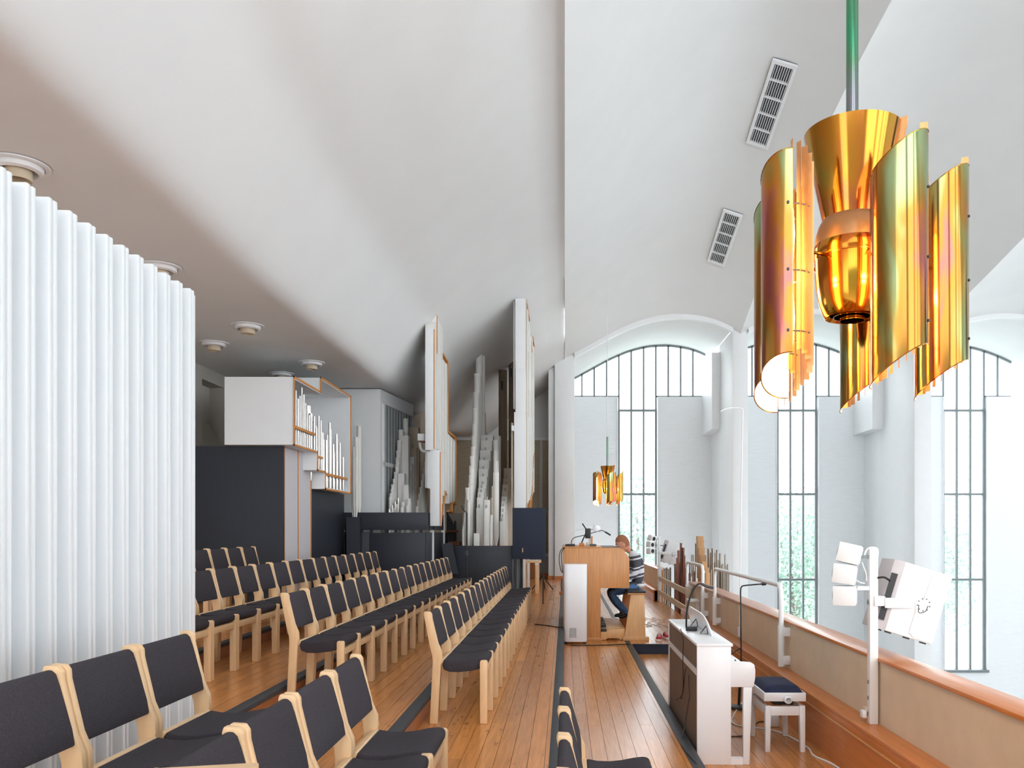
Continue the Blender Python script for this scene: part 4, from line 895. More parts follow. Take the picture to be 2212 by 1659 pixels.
# ================================================================== the organist
YH = 12.72
def h(px, py, dy=0): v_ = P(px, py, YH); v_.y += dy; return v_
pm = thing('person', 'person in grey striped jumper and jeans bent over the organ keys', 'person', h(1378,1277))
def skin_mesh(nodes, edges, root, sub=2):
    me = bpy.data.meshes.new('body'); me.from_pydata([p for p, r in nodes], edges, []); o = bpy.data.objects.new('tmp', me); COL.objects.link(o)
    mo = o.modifiers.new('s', 'SKIN'); mo.use_smooth_shade = True; mo.branch_smoothing = .6
    for i, (p, r) in enumerate(nodes):
        sv = me.skin_vertices[0].data[i]; sv.radius = r if isinstance(r, tuple) else (r, r); sv.use_root = (i == root)
    su = o.modifiers.new('d', 'SUBSURF'); su.levels = sub; su.render_levels = sub
    dg = bpy.context.evaluated_depsgraph_get(); ev = bpy.data.meshes.new_from_object(o.evaluated_get(dg))
    bpy.data.objects.remove(o); return ev
N = [(h(1379,1268),(.15,.13)),(h(1381,1245),(.145,.12)),(h(1380,1222),(.16,.12)),(h(1371,1203),(.14,.10)),(h(1361,1192),(.062,.06)),(h(1354,1184),(.065,.06)),
     (h(1371,1268,-.11),.095),(h(1345,1271,-.14),.085),(h(1319,1280,-.16),.068),(h(1335,1302,-.15),.056),(h(1353,1321,-.14),.042),(h(1349,1329,-.14),.036),(h(1334,1331,-.14),.028),
     (h(1371,1268,.11),.095),(h(1343,1271,.13),.085),(h(1316,1279,.15),.068),(h(1330,1302,.14),.056),(h(1346,1322,.13),.042),(h(1342,1330,.13),.036),(h(1328,1332,.13),.028),
     (h(1373,1207,-.20),.075),(h(1372,1232,-.25),.055),(h(1362,1246,-.24),.048),(h(1344,1237,-.20),.040),(h(1329,1230,-.16),.030),
     (h(1370,1207,.20),.075),(h(1368,1232,.25),.055),(h(1358,1245,.24),.048),(h(1340,1237,.20),.040),(h(1326,1230,.16),.030)]
ED = [(0,1),(1,2),(2,3),(3,4),(4,5),(0,6),(6,7),(7,8),(8,9),(9,10),(10,11),(11,12),(0,13),(13,14),(14,15),(15,16),(16,17),(17,18),(18,19),(3,20),(20,21),(21,22),(22,23),(23,24),(3,25),(25,26),(26,27),(27,28),(28,29)]
ev = skin_mesh(N, ED, 0)
bmh = bmesh.new(); bmh.from_mesh(ev)
# head: a shaped ellipsoid facing left, tipped down
HC = h(1344.5,1175); tilt = Matrix.Translation(HC) @ Matrix.Rotation(R(-20), 4, 'Y')
hd = bmesh.new(); bmesh.ops.create_uvsphere(hd, u_segments=32, v_segments=24, radius=1)
for v_ in hd.verts:
    x, y, z = v_.co; f_ = max(0, -x)
    zz = z*.128; xx = x*.100; yy = y*.078
    if z < 0: xx *= 1-.10*z*z; yy *= 1+.30*z*1.0*(abs(z)); xx += .028*z*(1 if x > 0 else -.1)*(-1 if x > 0 else 0)
    if f_ > .5:
        xx -= .030*max(0, 1-abs(y)/.16)*max(0, 1-abs(z+.18)/.22)                       # nose
        xx += .014*max(0, 1-abs(abs(y)-.38)/.2)*max(0, 1-abs(z-.03)/.16)               # eye sockets
        xx -= .010*max(0, 1-abs(z-.22)/.12)*max(0, 1-abs(y)/.6)                         # brow
        xx -= .008*max(0, 1-abs(y)/.35)*max(0, 1-abs(z+.52)/.08)                        # lips
        xx -= .012*max(0, 1-abs(y)/.4)*max(0, 1-abs(z+.82)/.14)                         # chin
    v_.co = tilt @ Vector((xx, yy, zz))
tmp = bpy.data.meshes.new('t'); hd.to_mesh(tmp); hd.free(); bmh.from_mesh(tmp)
bmh.to_mesh(ev); bmh.free()
for nm_ in ('jumper','jeans','skin','black'): ev.materials.append(M[nm_])
zw = ZP(1262, YH)
for p_ in ev.polygons:
    c = p_.center; lx = c.x-h(1360,0).x
    hz = (c-HC).length
    if hz < .155 or (c-h(1357,1188)).length < .075 and c.x < h(1362,0).x: p_.material_index = 2
    elif c.z < ZP(1323, YH) and c.x < h(1360,0).x: p_.material_index = 3
    elif c.x < h(1338,0).x and c.z > ZP(1250,YH): p_.material_index = 2
    elif c.z < zw: p_.material_index = 1
    else: p_.material_index = 0
    p_.use_smooth = True
org = ORG[pm]
for v_ in ev.vertices: v_.co -= org
bo = bpy.data.objects.new('body', ev); COL.objects.link(bo); bo.parent = pm; ORG[bo] = org
# hair cap
hb = bmesh.new(); bmesh.ops.create_uvsphere(hb, u_segments=28, v_segments=20, radius=1)
rh = random.Random(5)
for v_ in hb.verts:
    x, y, z = v_.co; j = 1+rh.uniform(-.02,.03)
    v_.co = tilt @ Vector((x*.108*j+.004, y*.084*j, z*.137*j+.004))
kill = [f_ for f_ in hb.faces if (lambda L_: L_.z < .045-.55*L_.x*(1 if L_.x > 0 else 0)-.10*(L_.x > .02) and L_.x < .085 or L_.z < -.055 or (L_.x < -.06 and L_.z < .07))(tilt.inverted() @ f_.calc_center_median())]
bmesh.ops.delete(hb, geom=kill, context='FACES')
hm = bpy.data.meshes.new('hair'); hb.to_mesh(hm); hb.free()
for v_ in hm.vertices: v_.co -= org
hm.materials.append(M['hair']); ho = bpy.data.objects.new('hair', hm); COL.objects.link(ho); ho.parent = pm
sol = ho.modifiers.new('thick', 'SOLIDIFY'); sol.thickness = .012
for s in (-1, 1):
    MB().lathe([(.001,.012),(.016,.010),(.026,.0),(.020,-.008),(.001,-.006)], (0,0,0), 14, False).xf(tilt @ Matrix.Translation((.012,s*.078,-.012)) @ Matrix.Rotation(R(90*s), 4, 'X') @ Matrix.Diagonal((.8,1.25,1,1))).build('ear', 'skin', pm)
    MB().lathe([(.001,.012),(.008,.008),(.011,0),(.008,-.008),(.001,-.012)], tilt @ Vector((-.086,s*.030,.004)), 10, False).build('eye', 'keys', pm)
    MB().tube([tilt @ Vector((-.092,s*.018,.026)), tilt @ Vector((-.090,s*.045,.026))], .005, 6).build('eyebrow', 'hair', pm)
    wr_ = h(1329 if s < 0 else 1326, 1230, s*.16)
    hn = MB().box(-.085,-.0,-.042,.042,-.014,.014).xf(Matrix.Translation(wr_) @ Matrix.Rotation(R(-12), 4, 'Y')).build('hand', 'skin', pm, .012)
    for k, ln in enumerate((.075,.085,.08,.062)):
        y = -.033+.022*k; b0 = wr_+Vector((-.08,y,-.018)); MB().tube([b0, b0+Vector((-ln*.5,0,.006)), b0+Vector((-ln*.85,0,-.022)), b0+Vector((-ln*.95,0,-.04))], [.0095,.009,.008,.006], 8).build('finger', 'skin', hn)
    b0 = wr_+Vector((-.03,s*-.04,-.012)); MB().tube([b0, b0+Vector((-.03,s*-.022,-.008)), b0+Vector((-.062,s*-.022,-.02))], [.011,.010,.007], 8).build('thumb', 'skin', hn)
# white shirt hem under the jumper
MB().lathe([(.15,0),(.158,.02),(.152,.045)], (0,0,0), 24, False).xf(Matrix.Translation(h(1380,1266)) @ Matrix.Diagonal((.56,1.0,1,1))).build('shirt_hem', 'white_paint', pm)

# red shoes
for k, (x, y, rz) in enumerate(((XP(1424,12.1), 12.1, 100), (XP(1441,12.25), 12.3, 85))):
    t = thing('sneaker', ['red canvas sneaker with white laces, left one by the bench','red canvas sneaker half hidden behind the piano'][k], 'shoe', (x, y, 0), 'red sneakers')
    sole = [(-.045,-.11),(.045,-.11),(.05,0),(.052,.09),(.035,.145),(-.015,.15),(-.042,.11),(-.042,0)]
    MB().prism(sole, 2, 0, .03).xf(Matrix.Translation((x,y,0)) @ Matrix.Rotation(R(180+8*(k*2-1)), 4, 'Z')).build('sole', 'keys', t, .006)
    up_ = MB()
    for i, (yy, w0, hh) in enumerate([(-.105,.034,.085),(-.06,.042,.10),(-.01,.042,.095),(.04,.045,.075),(.09,.047,.055),(.13,.03,.042)]):
        up_.v += [(math.cos(a)*w0, yy, .03+max(0, math.sin(a))*(hh-.03)) for a in [math.pi*j/10 for j in range(11)]]
    up_.f = [(i*11+j, i*11+j+1, (i+1)*11+j+1, (i+1)*11+j) for i in range(5) for j in range(10)]+[tuple(range(10,-1,-1)), tuple(range(55,66))]
    up_.xf(Matrix.Translation((x,y,0)) @ Matrix.Rotation(R(180+8*(k*2-1)), 4, 'Z')).build('upper', 'red_canvas', t)
    for j in range(4):
        yy = -.02+.028*j; zz = .099-.0115*j
        MB().tube([Vector((-.026,yy,zz-.012)), Vector((0,yy+.006,zz+.006)), Vector((.026,yy,zz-.012))], .004, 5).xf(Matrix.Translation((x,y,0)) @ Matrix.Rotation(R(180+8*(k*2-1)), 4, 'Z')).build('lace', 'keys', t)

# ================================================================== piano, stool, lamp on the piano, microphone stand
X0, X1, XA, Ya, Yb = .972, 1.222, 1.40, 6.12, 7.82
zl = .756
pn = thing('digital_piano', 'white upright digital piano with brown back panels', 'piano', (1.15, 7, ZL))
for y, nm in ((Ya,'near_end'),(Yb-.03,'far_end')): box(nm, X0, X1, y, y+.03, ZL, zl-.022, 'white_gloss', pn, .003)
box('lid', X0-.004, X1+.012, Ya-.006, Yb+.006, zl-.022, zl, 'white_gloss', pn, .003)
box('front_board', X1-.02, X1, Ya+.03, Yb-.03, ZL+.08, zl-.022, 'white_gloss', pn)
zm = ZP(1470, 6.2)
box('back_panel', X0+.006, X0+.014, Ya+.03, Yb-.03, ZP(1447,6.12), zl-.03, 'brown_board', pn); box('back_panel', X0+.008, X0+.016, Ya+.03, Yb-.03, ZL+.04, ZP(1462,6.12), 'brown_board', pn)
box('back_rail', X0+.002, X0+.03, Ya+.03, Yb-.03, ZP(1462,6.12), ZP(1449,6.12), 'white_paint', pn)
arm = [(X1-.002,.435),(X1-.002,.625),(1.37,.615),(1.393,.602),(1.402,.56),(1.40,.50),(1.388,.435)]
for y, nm in ((Ya+.002,'key_block'),(Yb-.05,'key_block')): MB().prism(arm, 1, y, y+.048).build(nm, 'white_gloss', pn, .006)
box('keybed', X1-.002, 1.385, Ya+.05, Yb-.05, .435, .55, 'white_gloss', pn)
kb = box('keyboard', X1+.03, 1.375, Ya+.05, Yb-.05, .55, .565, 'keys', pn, .002)
for k in range(52):
    if k % 7 in (0,1,3,4,5): y = Ya+.06+(k+1)*(Yb-Ya-.12)/52; piece('black_key', 'black', kb, X1+.03, X1+.115, y-.006, y+.006, .565, .577)
box('fallboard', X1, X1+.035, Ya+.05, Yb-.05, .565, .64, 'white_gloss', pn, .003)
for y in (Ya+.004, Yb-.046): MB().prism([(1.312,.435),(1.378,.435),(1.372,.30),(1.358,ZL),(1.312,ZL)], 1, y, y+.042).build('front_leg', 'white_gloss', pn, .004)
box('foot', X1-.002, 1.312, Ya+.004, Ya+.046, ZL, ZL+.05, 'white_gloss', pn); box('pedal_box', X1-.03, X1, Ya+.03, Yb-.03, ZL+.02, ZL+.12, 'white_gloss', pn)
# music rest
mrp = []
def mrest(s): return [(s*.0,0)]
yA, yB = 6.55, 7.65; pts = [(yA,0),(yB,0),(yB,.07),(yB-.04,.12),(yB-.13,.155),(yB-.25,.165),(yA+.30,.165),(yA+.15,.15),(yA+.06,.11),(yA+.01,.05)]
vs = []
for th in (0, .014):
    for y, s in pts: vs.append((1.155-.28*s+th, y, zl+s*.96))
mb = MB(); n_ = len(pts); mb.add(vs, [tuple(range(n_)), tuple(range(2*n_-1, n_-1, -1))]+[(i, i+n_, (i+1) % n_+n_, (i+1) % n_) for i in range(n_)])
mo_ = mb.build('music_rest', 'white_gloss', pn, .004)
for y in (6.68, 7.2): MB().tube([(1.137,y,zl+.07),(1.147,y,zl+.002),(1.085,y,zl+.004),(1.137,y,zl+.07)], .004, 5).build('rest_bracket', 'black', mo_)
tag(MB().add([(1.0,7.45,zl+.003),(1.19,7.42,zl+.003),(1.195,7.72,zl+.003),(1.0,7.75,zl+.003),(1.0,7.45,zl+.0001),(1.19,7.42,zl+.0001),(1.195,7.72,zl+.0001),(1.0,7.75,zl+.0001)], [(0,1,2,3),(7,6,5,4),(0,4,5,1),(1,5,6,2),(2,6,7,3),(3,7,4,0)]).build('paper_sheet', 'keys'), 'white paper sheet lying on the far end of the piano lid', 'paper')
YL = 6.95
gl_ = thing('gooseneck_lamp', 'black gooseneck lamp standing on the piano lid', 'lamp', (XP(1492,YL), YL, zl))
MB().prism([(XP(1479,YL),YL-.06),(XP(1503,YL),YL-.08),(XP(1507,YL),YL+.03),(XP(1484,YL),YL+.07)], 2, zl, zl+.03).build('base', 'black', gl_, .008)
MB().tube(smooth_path([Vector((XP(1482.5,YL),YL,zl+.02)),P(1482.5,1345,YL),P(1484,1320,YL),P(1490,1292,YL),P(1499,1271,YL),P(1509,1261.5,YL),P(1518,1262,YL)]), .0075, 8).build('neck', 'black', gl_)
MB().tube(smooth_path([P(1517,1262,YL),P(1527,1267,YL),P(1541,1270,YL)]), [.010]+[.014]*12 if False else .012, 8).build('head', 'dark_grey', gl_)
pc = thing('piano_cables', 'black cables trailing down the brown piano back', 'cable', (X0-.01, 6.9, ZL))
for a in ([(1478,1358,6.9),(1462,1362,6.85),(1461,1385,6.75),(1456,1425,6.75),(1453,1470,6.75),(1444,1500,6.8),(1441,1512,7.2)], [(1470,1442,6.55),(1463,1446,6.6),(1460,1470,6.7),(1454,1495,6.75),(1452,1510,6.9)], [(1484,1457,6.45),(1478,1470,6.42),(1474,1505,6.4)]):
    MB().tube(smooth_path([Vector((X0-.012-.004*(i % 2), y_, ZP(py, y_))) for i, (px, py, y_) in enumerate(a)]), .0035, 5).build('cable', 'black', pc)
MB().tube(smooth_path([(X0-.014,6.4,ZP(1505,6.4)),(.90,6.35,.012),(.86,6.1,.008),(.885,5.7,.008),(.94,5.62,-.03),(.985,5.75,-.125)]), .004, 5).build('cable', 'black', pc)

sx0, sx1, sy0, sy1 = 1.558, 1.868, 6.47, 7.02
so = thing('piano_stool', 'white adjustable piano stool with navy velvet cushion', 'stool', ((sx0+sx1)/2, (sy0+sy1)/2, ZL))
for x in (sx0, sx1-.045):
    for y in (sy0, sy1-.045):
        s_ = 1 if x == sx0 else -1
        MB().prism([(x if s_ > 0 else x+.008, ZL),(x+.037 if s_ > 0 else x+.045, ZL),(x+.045,ZL+.36),(x,ZL+.36)], 1, y, y+.045).build('leg', 'white_gloss', so, .003)
for a in ((sx0+.045,sx1-.045,sy0+.004,sy0+.03),(sx0+.045,sx1-.045,sy1-.03,sy1-.004),(sx0+.004,sx0+.03,sy0+.045,sy1-.045),(sx1-.03,sx1-.004,sy0+.045,sy1-.045)): box('apron', *a, ZL+.285, ZL+.355, 'white_gloss', so, .002)
box('lift_mechanism', sx0+.08, sx1-.08, sy0+.06, sy1-.06, ZL+.355, ZL+.40, 'black', so)
box('seat_frame', sx0-.012, sx1+.005, sy0-.005, sy1+.005, ZL+.395, ZL+.462, 'white_gloss', so, .006)
mb = MB(); cu = []
for j in range(13):
    for i in range(13):
        u, v_ = i/12*2-1, j/12*2-1; cu.append((sx0+.0+(u+1)/2*(sx1-sx0-.01), sy0+.005+(v_+1)/2*(sy1-sy0-.01), ZL+.462+.05*(1-abs(u)**4)**.5*(1-abs(v_)**6)**.5))
mb.add(cu, [(j*13+i, j*13+i+1, (j+1)*13+i+1, (j+1)*13+i) for j in range(12) for i in range(12)]); mb.build('cushion', 'navy_velvet', so)
MB().lathe([(.001,-.03),(.025,-.028),(.03,-.02),(.03,.02),(.02,.025)], (0,0,0), 18, False).xf(Matrix.Translation(((sx0+sx1)/2+.01, sy0-.03, ZL+.415)) @ Matrix.Rotation(R(-90), 4, 'X') @ Matrix.Rotation(math.pi, 4, 'X')).build('height_knob', 'white_gloss', so)

YQ = 8.05; xq = XP(1601,YQ)
mq = thing('microphone_stand', 'black microphone stand with round base behind the white piano', 'microphone stand', (xq, YQ, ZL))
MB().lathe([(.085,0),(.085,.03),(.03,.04)], (XP(1594,YQ),YQ,ZL), 24).build('base', 'dark_grey', mq)
MB().tube([(XP(1596,YQ),YQ,ZL+.03),(xq,YQ,ZP(1425,YQ))], .014, 8).build('lower_pole', 'black', mq)
MB().tube(smooth_path([(xq,YQ,ZP(1425,YQ)),P(1600,1300,YQ),P(1600,1275,YQ),P(1602,1268,YQ),P(1608,1265,YQ),P(1640,1262,YQ),P(1650,1261.5,YQ)]), .007, 8).build('boom', 'black', mq)
MB().lathe([(.001,-.03),(.014,-.02),(.016,0),(.012,.02),(.001,.026)], (0,0,0), 12, False).xf(Matrix.Translation(P(1650,1261.5,YQ)) @ Matrix.Rotation(R(90), 4, 'Y')).build('microphone', 'black', mq)
MB().tube(smooth_path([P(1600,1401,YQ),P(1592,1404,YQ),P(1580,1413,YQ-.1)]), .006, 6).build('side_arm', 'black', mq)

# ================================================================== speakers on white posts
def speaker_set(yp, labels, mirror=False):
    X = XP(1885, 5.7); k = 1
    def D(px, py): v_ = P(px, py, 5.7); return v_
    off = Vector((0, yp-5.7, 0))
    po = thing('speaker_post', labels[0], 'post', (X, yp, .26))
    def bb(nm, px0, px1, y0, y1, py0, py1, mt, par, bv=.004):
        a, c = D(px0, py1), D(px1, py0); return box(nm, a.x, c.x, yp+y0, yp+y1, a.z, c.z, mt, par, bv)
    bb('square_tube', 1876, 1894, -.028, .028, 1185, 1563, 'white_paint', po)
    bb('bracket', 1884, 1907, -.05, .06, 1287, 1308, 'white_paint', po); bb('bracket', 1905, 1965, -.06, -.045, 1290, 1312, 'white_paint', po)
    bb('bracket', 1850, 1876, -.02, .02, 1266, 1275, 'white_paint', po); bb('bracket', 1858, 1878, -.01, .01, 1199, 1206, 'frame', po)
    for py in (1473,1507,1541): MB().lathe([(.009,-.012),(.009,.012)], D(1876,py)+off, 8).build('bolt', 'frame', po)
    for z in (1298,1302): MB().lathe([(.014,-.01),(.014,.01)], D(1877,z)+off, 8).build('bolt', 'frame', po)
    MB().tube(smooth_path([D(1866,1207)+off,D(1870,1192)+off,D(1877,1184)+off,D(1888,1183)+off,D(1896,1187)+off,D(1896,1203)+off]), .006, 6).build('cable', 'white_paint', po)
    MB().tube(smooth_path([D(1862,1215)+off,D(1871,1240)+off,D(1872,1255)+off]), .004, 6).build('cable', 'white_paint', po); MB().tube(smooth_path([D(1850,1254)+off,D(1860,1259)+off,D(1868,1260)+off]), .004, 6).build('cable', 'white_paint', po)
    # three small boxes, stacked and fanned
    for j, (cx, cy_, an) in enumerate(((1835,1196.5,14),(1824.5,1240,7),(1825,1286,0))):
        c = D(cx, cy_)+off; s_ = thing('small_speaker', labels[1+j], 'speaker', c-Vector((0,0,.07)), 'small white speakers')
        mtx = Matrix.Translation(c) @ Matrix.Rotation(R(an), 4, 'Y') @ Matrix.Rotation(R(35 if mirror else -24), 4, 'Z')
        MB().box(-.073,.073,-.07,.07,-.066,.066, mtx).build('cabinet', 'white_paint', s_, .004)
        fy = Matrix.Rotation(R(90), 4, 'X') if mirror else Matrix.Rotation(R(-90), 4, 'Y')
        fp = Vector((0,-.071,0)) if mirror else Vector((-.074,0,0))
        MB().lathe([(.045,0),(.04,.004),(.02,-.0),(.001,.001)], (0,0,0), 20, False).xf(mtx @ Matrix.Translation(fp) @ fy).build('cone', 'black', s_)
        MB().box(.073,.077,-.05,.05,-.05,.05, mtx).build('rear_plate', 'white_paint', s_)
    # the large cabinet: trapezoid side seen, tilted
    c = D(1972,1300)+off; c.y += .12
    s_ = thing('large_speaker', labels[4], 'speaker', c-Vector((0,0,.25)), 'large white speakers')
    mtx = Matrix.Translation(c) @ Matrix.Rotation(R(17), 4, 'Y')
    MB().box(-.14,.20,-.15,.16,-.245,.245, mtx).build('cabinet', 'white_paint', s_, .010)
    MB().prism([(-.20,-.11),(-.14,-.15),(-.14,.16),(-.20,.12)], 2, -.245, .245).xf(mtx).build('rear_bevel', 'lilac_panel', s_, .003)
    MB().add([mtx @ Vector(p) for p in ((-.195,-.116,-.18),(-.160,-.139,-.18),(-.160,-.139,.15),(-.195,-.116,.15))]+[mtx @ (Vector(p)+Vector((-.004,-.006,0))) for p in ((-.195,-.116,-.18),(-.160,-.139,-.18),(-.160,-.139,.15),(-.195,-.116,.15))], [(0,1,2,3),(7,6,5,4),(0,4,5,1),(1,5,6,2),(2,6,7,3),(3,7,4,0)]).build('connector_panel', 'dark_grey', s_)
    MB().prism([(.02,-.21),(.06,-.235),(.19,-.235),(.19,.235),(.09,.235),(.06,.21),(.05,.03),(.0,.0),(.02,-.06)], 1, -.158, -.149).xf(mtx).build('side_plate', 'white_gloss', s_, .003)
    dk_ = MB().lathe([(.001,-.012),(.05,-.012),(.052,-.006),(.052,0)], (0,0,0), 24, False).xf(mtx @ Matrix.Translation((.055,-.16,0)) @ Matrix.Rotation(R(-90), 4, 'X') @ Matrix.Rotation(math.pi,4,'X')).build('pivot_disc', 'white_gloss', s_)
    for a in range(9):
        an = R(40*a); MB().lathe([(.004,-.004),(.004,.002)], (0,0,0), 8).xf(mtx @ Matrix.Translation((.055+.042*math.cos(an), -.172, .042*math.sin(an))) @ Matrix.Rotation(R(90), 4, 'X')).build('hole', 'dark_grey', dk_)
    for x in (-.17,-.10,.03,.15): MB().box(x-.02,x+.02,-.12,-.10,-.255,-.245, mtx).build('foot', 'black', s_)
    MB().tube(smooth_path([mtx @ Vector((-.19,-.12,.09)), mtx @ Vector((-.25,-.16,.10)), mtx @ Vector((-.29,-.15,.085))]), .007, 6).build('plug_cable', 'black', s_)
    MB().tube(smooth_path([mtx @ Vector((.02,-.18,-.01)), mtx @ Vector((.03,-.19,-.06)), mtx @ Vector((.07,-.19,-.04)), mtx @ Vector((.08,-.18,.0))]), .003, 5).build('safety_wire', 'dark_grey', s_)
speaker_set(5.7, ['white square speaker post on the parapet in the right foreground','topmost small white speaker on the near parapet post','middle small white speaker on the near parapet post','lowest small white speaker on the near parapet post','large tilted white speaker on the near parapet post'])
speaker_set(18.6, ['thin white speaker post far off beside the organist','topmost small white speaker on the far post by the organist','middle small white speaker on the far post by the organist','lowest small white speaker on the far post by the organist','large tilted white speaker on the far post by the organist'], True)
po = thing('socket_box', 'white plug and beige socket at the foot of the near speaker post', 'socket', (XP(1864,5.75), 5.75, .3))
box('socket', XP(1866,5.75), XP(1876,5.75), 5.72, 5.78, ZP(1550,5.75), ZP(1527,5.75), 'beige_paint', po, .004); box('plug', XP(1858,5.75), XP(1867,5.75), 5.70, 5.76, ZP(1548,5.75), ZP(1532,5.75), 'white_gloss', po, .006)

# ================================================================== tubular rails, gate boards, phone, thin pole
def rail(ya, yb, label):
    X = 2.07; zt_ = CAMZ-.515; t = thing('tube_rail', label, 'rail', (X, (ya+yb)/2, .3), 'white tubular rails')
    MB().tube([(X,ya,CAMZ-1.29),(X,ya,zt_-.10)]+[(X,ya+.10-.10*math.cos(a),zt_-.10+.10*math.sin(a)) for a in [R(22.5*k) for k in range(1,5)]]+[(X,yb-.10+.10*math.sin(a),zt_-.10+.10*math.cos(a)) for a in [R(22.5*k) for k in range(0,5)]]+[(X,yb,CAMZ-1.29)], .024, 12).build('bent_tube', 'white_paint', t)
    for y in (ya, yb):
        MB().tube([(X,y,CAMZ-1.29),(X,y,CAMZ-.90)], .032, 12).build('sleeve', 'white_paint', t)
        for z in (CAMZ-1.24, CAMZ-.97): box('clip', X, XI, y-.03, y+.03, z-.03, z+.05, 'white_paint', t, .003)
rail(7.97, 11.5, 'long white tubular rail fixed to the parapet behind the piano')
rail(12.5, 14.1, 'short white tubular rail fixed to the parapet near the gate')
gt = thing('barrier_boards', 'three beige boards closing the gap in the parapet', 'barrier', (2.1, 16.4, -.13))
for z0, z1 in ((.485,.585),(.175,.28),(-.126,-.02)): piece('board', 'beige_paint', gt, 2.09, 2.12, 14.25, 18.7, z0, z1)
for y in (14.35, 18.6): box('post', 2.12, 2.16, y, y+.05, -.13, .72, 'white_paint', gt)
pho = thing('wall_telephone', 'cream telephone hanging at the parapet gap', 'telephone', (XP(1487,14.0), 14.0, .55))
box('handset', XP(1481,14.0), XP(1485.5,14.0), 13.96, 14.04, ZP(1296,14.0), ZP(1267,14.0), 'beige_paint', pho, .012); box('cradle', XP(1485,14.0), XP(1492,14.0), 13.95, 14.05, ZP(1293,14.0), ZP(1269,14.0), 'beige_paint', pho, .008)
jb = thing('junction_box', 'white and beige cabinet on the floor at the parapet gap', 'cabinet', (XP(1497,13.4), 13.4, 0))
box('body', XP(1487,13.4), XP(1501,13.4), 13.3, 13.6, 0, ZP(1300,13.4), 'beige_paint', jb, .004); box('lid', XP(1486,13.4), XP(1512,13.4), 13.28, 13.62, ZP(1300,13.4), ZP(1295,13.4), 'white_paint', jb, .004); box('door', XP(1501,13.4), XP(1511,13.4), 13.3, 13.6, 0, ZP(1300,13.4), 'white_paint', jb)
YW = 10.2
wp_ = thing('white_boom_pole', 'very thin tall white pole with bent tip fixed to the parapet', 'pole', (XP(1600,YW), YW, .3))
MB().tube(smooth_path([P(1598,1376,YW),P(1600,1150,YW),P(1604,920,YW),P(1605,892,YW),P(1602,883,YW),P(1590,881,YW),P(1574,882,YW),P(1563,885,YW),P(1556,889,YW)], 5), .008, 8).build('pole', 'white_paint', wp_)
box('clip', XP(1597,YW), XP(1603,YW), YW-.03, YW+.03, ZP(1320,YW), ZP(1308,YW), 'white_paint', wp_); box('clip', XP(1594,YW), XP(1601,YW), YW-.03, YW+.03, ZP(1375,YW), ZP(1355,YW), 'white_paint', wp_)

# ================================================================== positive organ hanging beyond the parapet
rp_ = thing('organ_pipe_rank', 'wooden and metal pipes of the small organ beyond the parapet', 'organ pipes', (2.9, 16.5, -.5))
box('wind_chest', 2.36, 3.7, 14.6, 18.4, -1.2, -.19, 'oak', rp_)
zc = -.19; Yq = 16.6
def rpq(px, py, wpx, kind, mt, Y=Yq):
    x, z, w_ = XP(px,Y), ZP(py,Y), wpx*Y/F
    if kind == 's': return MB().box(x-w_/2, x+w_/2, Y-.06, Y+.06, zc, z).build('pipe', mt, rp_, .004)
    return round_pipe(rp_, x, Y, zc, z, w_/2, mt, foot=False)
for k, (px, py, w_) in enumerate([(1511.5,1158,14),(1513,1166,14),(1515,1182.5,13),(1518.5,1199,13),(1521.5,1212.5,12),(1525,1226,11),(1528,1237,10)]): rpq(px, py, w_, 's', 'pipe_wood', seq(17.6,15.6,k,7))
for px, py, w_ in ((1505,1174,6),(1508,1176,6)): rpq(px, py, w_, 's', 'pipe_copper', 17.8)
for k, (px, py) in enumerate([(1463,1205),(1465.5,1189),(1471,1173),(1473,1215),(1476,1183),(1478,1200),(1462,1230),(1468,1216),(1479,1226),(1474,1232)]): rpq(px, py, 3.6, 's', 'pipe_copper', 17.2+.05*(k % 4))
for k, (px, py, w_) in enumerate([(1435,1228,2.5),(1440,1226,4),(1444,1229,3),(1448,1226,4),(1458.5,1218,4.5),(1460,1218,3)]): rpq(px, py, w_, 'r', 'pipe_steel', 17.9)
for k, (px, py, w_) in enumerate([(1494.5,1198.5,3.2),(1498,1198.5,3.2),(1490,1215,3),(1531,1185,5.5),(1536,1194,4),(1540,1184.5,6),(1545.5,1194,3),(1549,1187.5,4.5),(1552,1210,3),(1555.5,1195,4),(1559,1220,3),(1561.5,1218,3.2),(1566.5,1197.5,3.2),(1569,1222,3),(1572,1218.5,3.2),(1563,1232,3),(1551,1245,2.4),(1557,1232,3),(1574.5,1240,2.2),(1544,1215,4),(1536,1230,5),(1570,1238,2.6)]): rpq(px, py, w_, 'r', 'pipe_steel', 16.2+.1*(k % 5))
for px, py in ((1504,1224),(1493.5,1246),(1522,1233),(1533,1252),(1506,1249)): rpq(px, py, 2.2, 'r', 'pipe_white', 15.6)
for px in (1489,1498,1527,1534,1539): rpq(px, 1222+(px % 5)*4, 5, 's', 'pipe_copper', 17)
box('wood_end', XP(1430,18.3), XP(1437,18.3), 18.72, 18.76, -.13, ZP(1234,18.3), 'ply_edge', rp_)
box('white_end', XP(1425,18.4), XP(1437,18.4), 18.77, 18.83, -.13, ZP(1230,18.4), 'white_paint', rp_)

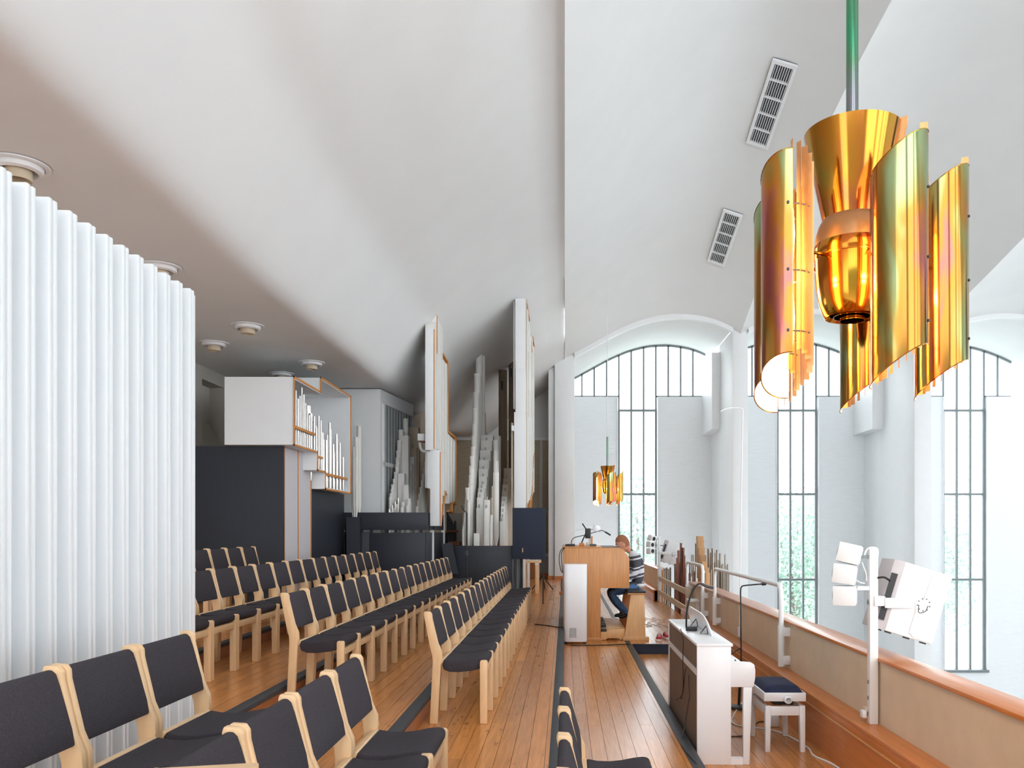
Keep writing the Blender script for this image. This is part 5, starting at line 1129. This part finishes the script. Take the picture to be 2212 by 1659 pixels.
# ================================================================== cables on the floor
tag(MB().tube(smooth_path([(-.45,12.35,Z3+.006),(-.28,12.2,Z3+.006),(-.13,12.0,Z3+.006),(.0,11.75,Z3+.01),(.03,11.65,.008),(.12,11.5,.006),(.3,11.52,.006),(.6,11.55,.006),(.88,11.6,.01),(.96,11.62,-.03)]), .007, 6).build('floor_cable', 'black'), 'black cable crossing the floor before the console', 'cable')
tag(MB().tube(smooth_path([(1.80,8.4,ZL+.006),(1.62,7.9,ZL+.006),(1.5,7.4,ZL+.006),(1.75,7.2,ZL+.006),(1.86,7.0,ZL+.006),(1.92,6.6,ZL+.006),(1.9,6.35,ZL+.006),(1.97,6.1,ZL+.006),(2.0,5.6,ZL+.006)]), .007, 6).build('floor_cable', 'white_paint'), 'white cable curling under the piano stool', 'cable')
tag(MB().tube(smooth_path([(1.30,7.0,ZL+.006),(1.45,6.95,ZL+.006),(1.6,7.1,ZL+.006),(1.72,7.45,ZL+.006),(1.85,7.5,ZL+.006)]), .005, 6).build('floor_cable', 'black'), 'black cable between the piano and its stool', 'cable')
for k in range(3):
    pts = [(1.35+.16*k+.10*math.sin(j*1.7+k), 13.7+.25*j+.08*math.cos(j*2.1+k), .008+.004*k) for j in range(7)]
    tag(MB().tube(smooth_path(pts), .006, 6).build('cord_heap', 'beige_paint'), ['tangled beige cord behind the organ bench','second beige cord in the tangle behind the bench','beige cord nearest the parapet in the tangle'][k], 'cord', 'tangled cords')
xb = thing('power_adapter', 'white power adapter block on the floor beside the parapet', 'adapter', (1.84, 7.35, ZL))
box('block', 1.80, 1.88, 7.3, 7.4, ZL, ZL+.10, 'white_gloss', xb, .01); box('plug', 1.81, 1.85, 7.31, 7.36, ZL+.10, ZL+.17, 'black', xb, .005)

# ================================================================== outside
tag(box('ground', -40, 90, YG+3, 150, -6.9, -6.8, 'lawn'), 'pale lawn outside the windows', 'ground', kind='structure')
def tree(x, y, hgt, r, label, mt, seed):
    rnd = random.Random(seed); t = thing('tree', label, 'tree', (x, y, -6.8), 'trees outside the windows')
    MB().tube([(x,y,-6.8),(x+.1,y,-6.8+hgt*.35),(x,y,-6.8+hgt*.8)], [.22,.17,.05], 8).build('trunk', 'bark', t)
    mb = MB()
    for k in range(4200):
        a, u, q_ = rnd.uniform(0, 2*math.pi), rnd.uniform(-1, 1), rnd.random()**.4
        c = Vector((x+r*q_*math.sqrt(1-u*u)*math.cos(a), y+r*q_*math.sqrt(1-u*u)*math.sin(a), -6.8+hgt*.6+u*q_*hgt*.42))
        d1 = Vector((rnd.uniform(-1,1),rnd.uniform(-1,1),rnd.uniform(-1,1))).normalized(); d2 = d1.orthogonal().normalized(); s = rnd.uniform(.09,.19)
        mb.add([c-d1*s, c-d2*s*.6, c+d1*s, c+d2*s*.6], [(0,1,2,3)])
    o = mb.build('foliage', mt, t, smooth=False); o['kind'] = 'stuff'
tree(4.0, 46, 11.5, 3.6, 'bushy green tree seen through the window nearest the organ', 'leaf', 1)
tree(2.2, 54, 12.5, 3.2, 'taller tree at the left side of the first window strip', 'leaf_pale', 2)
tree(13.0, 48, 10.5, 3.2, 'green tree seen through the middle window strip', 'leaf', 3)
tree(15.6, 56, 12.5, 3.8, 'pale tree behind, right in the middle window strip', 'leaf_pale', 4)
tree(21.5, 48, 12.0, 3.0, 'pale tree seen at the left in the rightmost window', 'leaf_pale', 5)
tree(26.2, 60, 10.5, 3.2, 'green tree seen low in the rightmost window', 'leaf', 6)
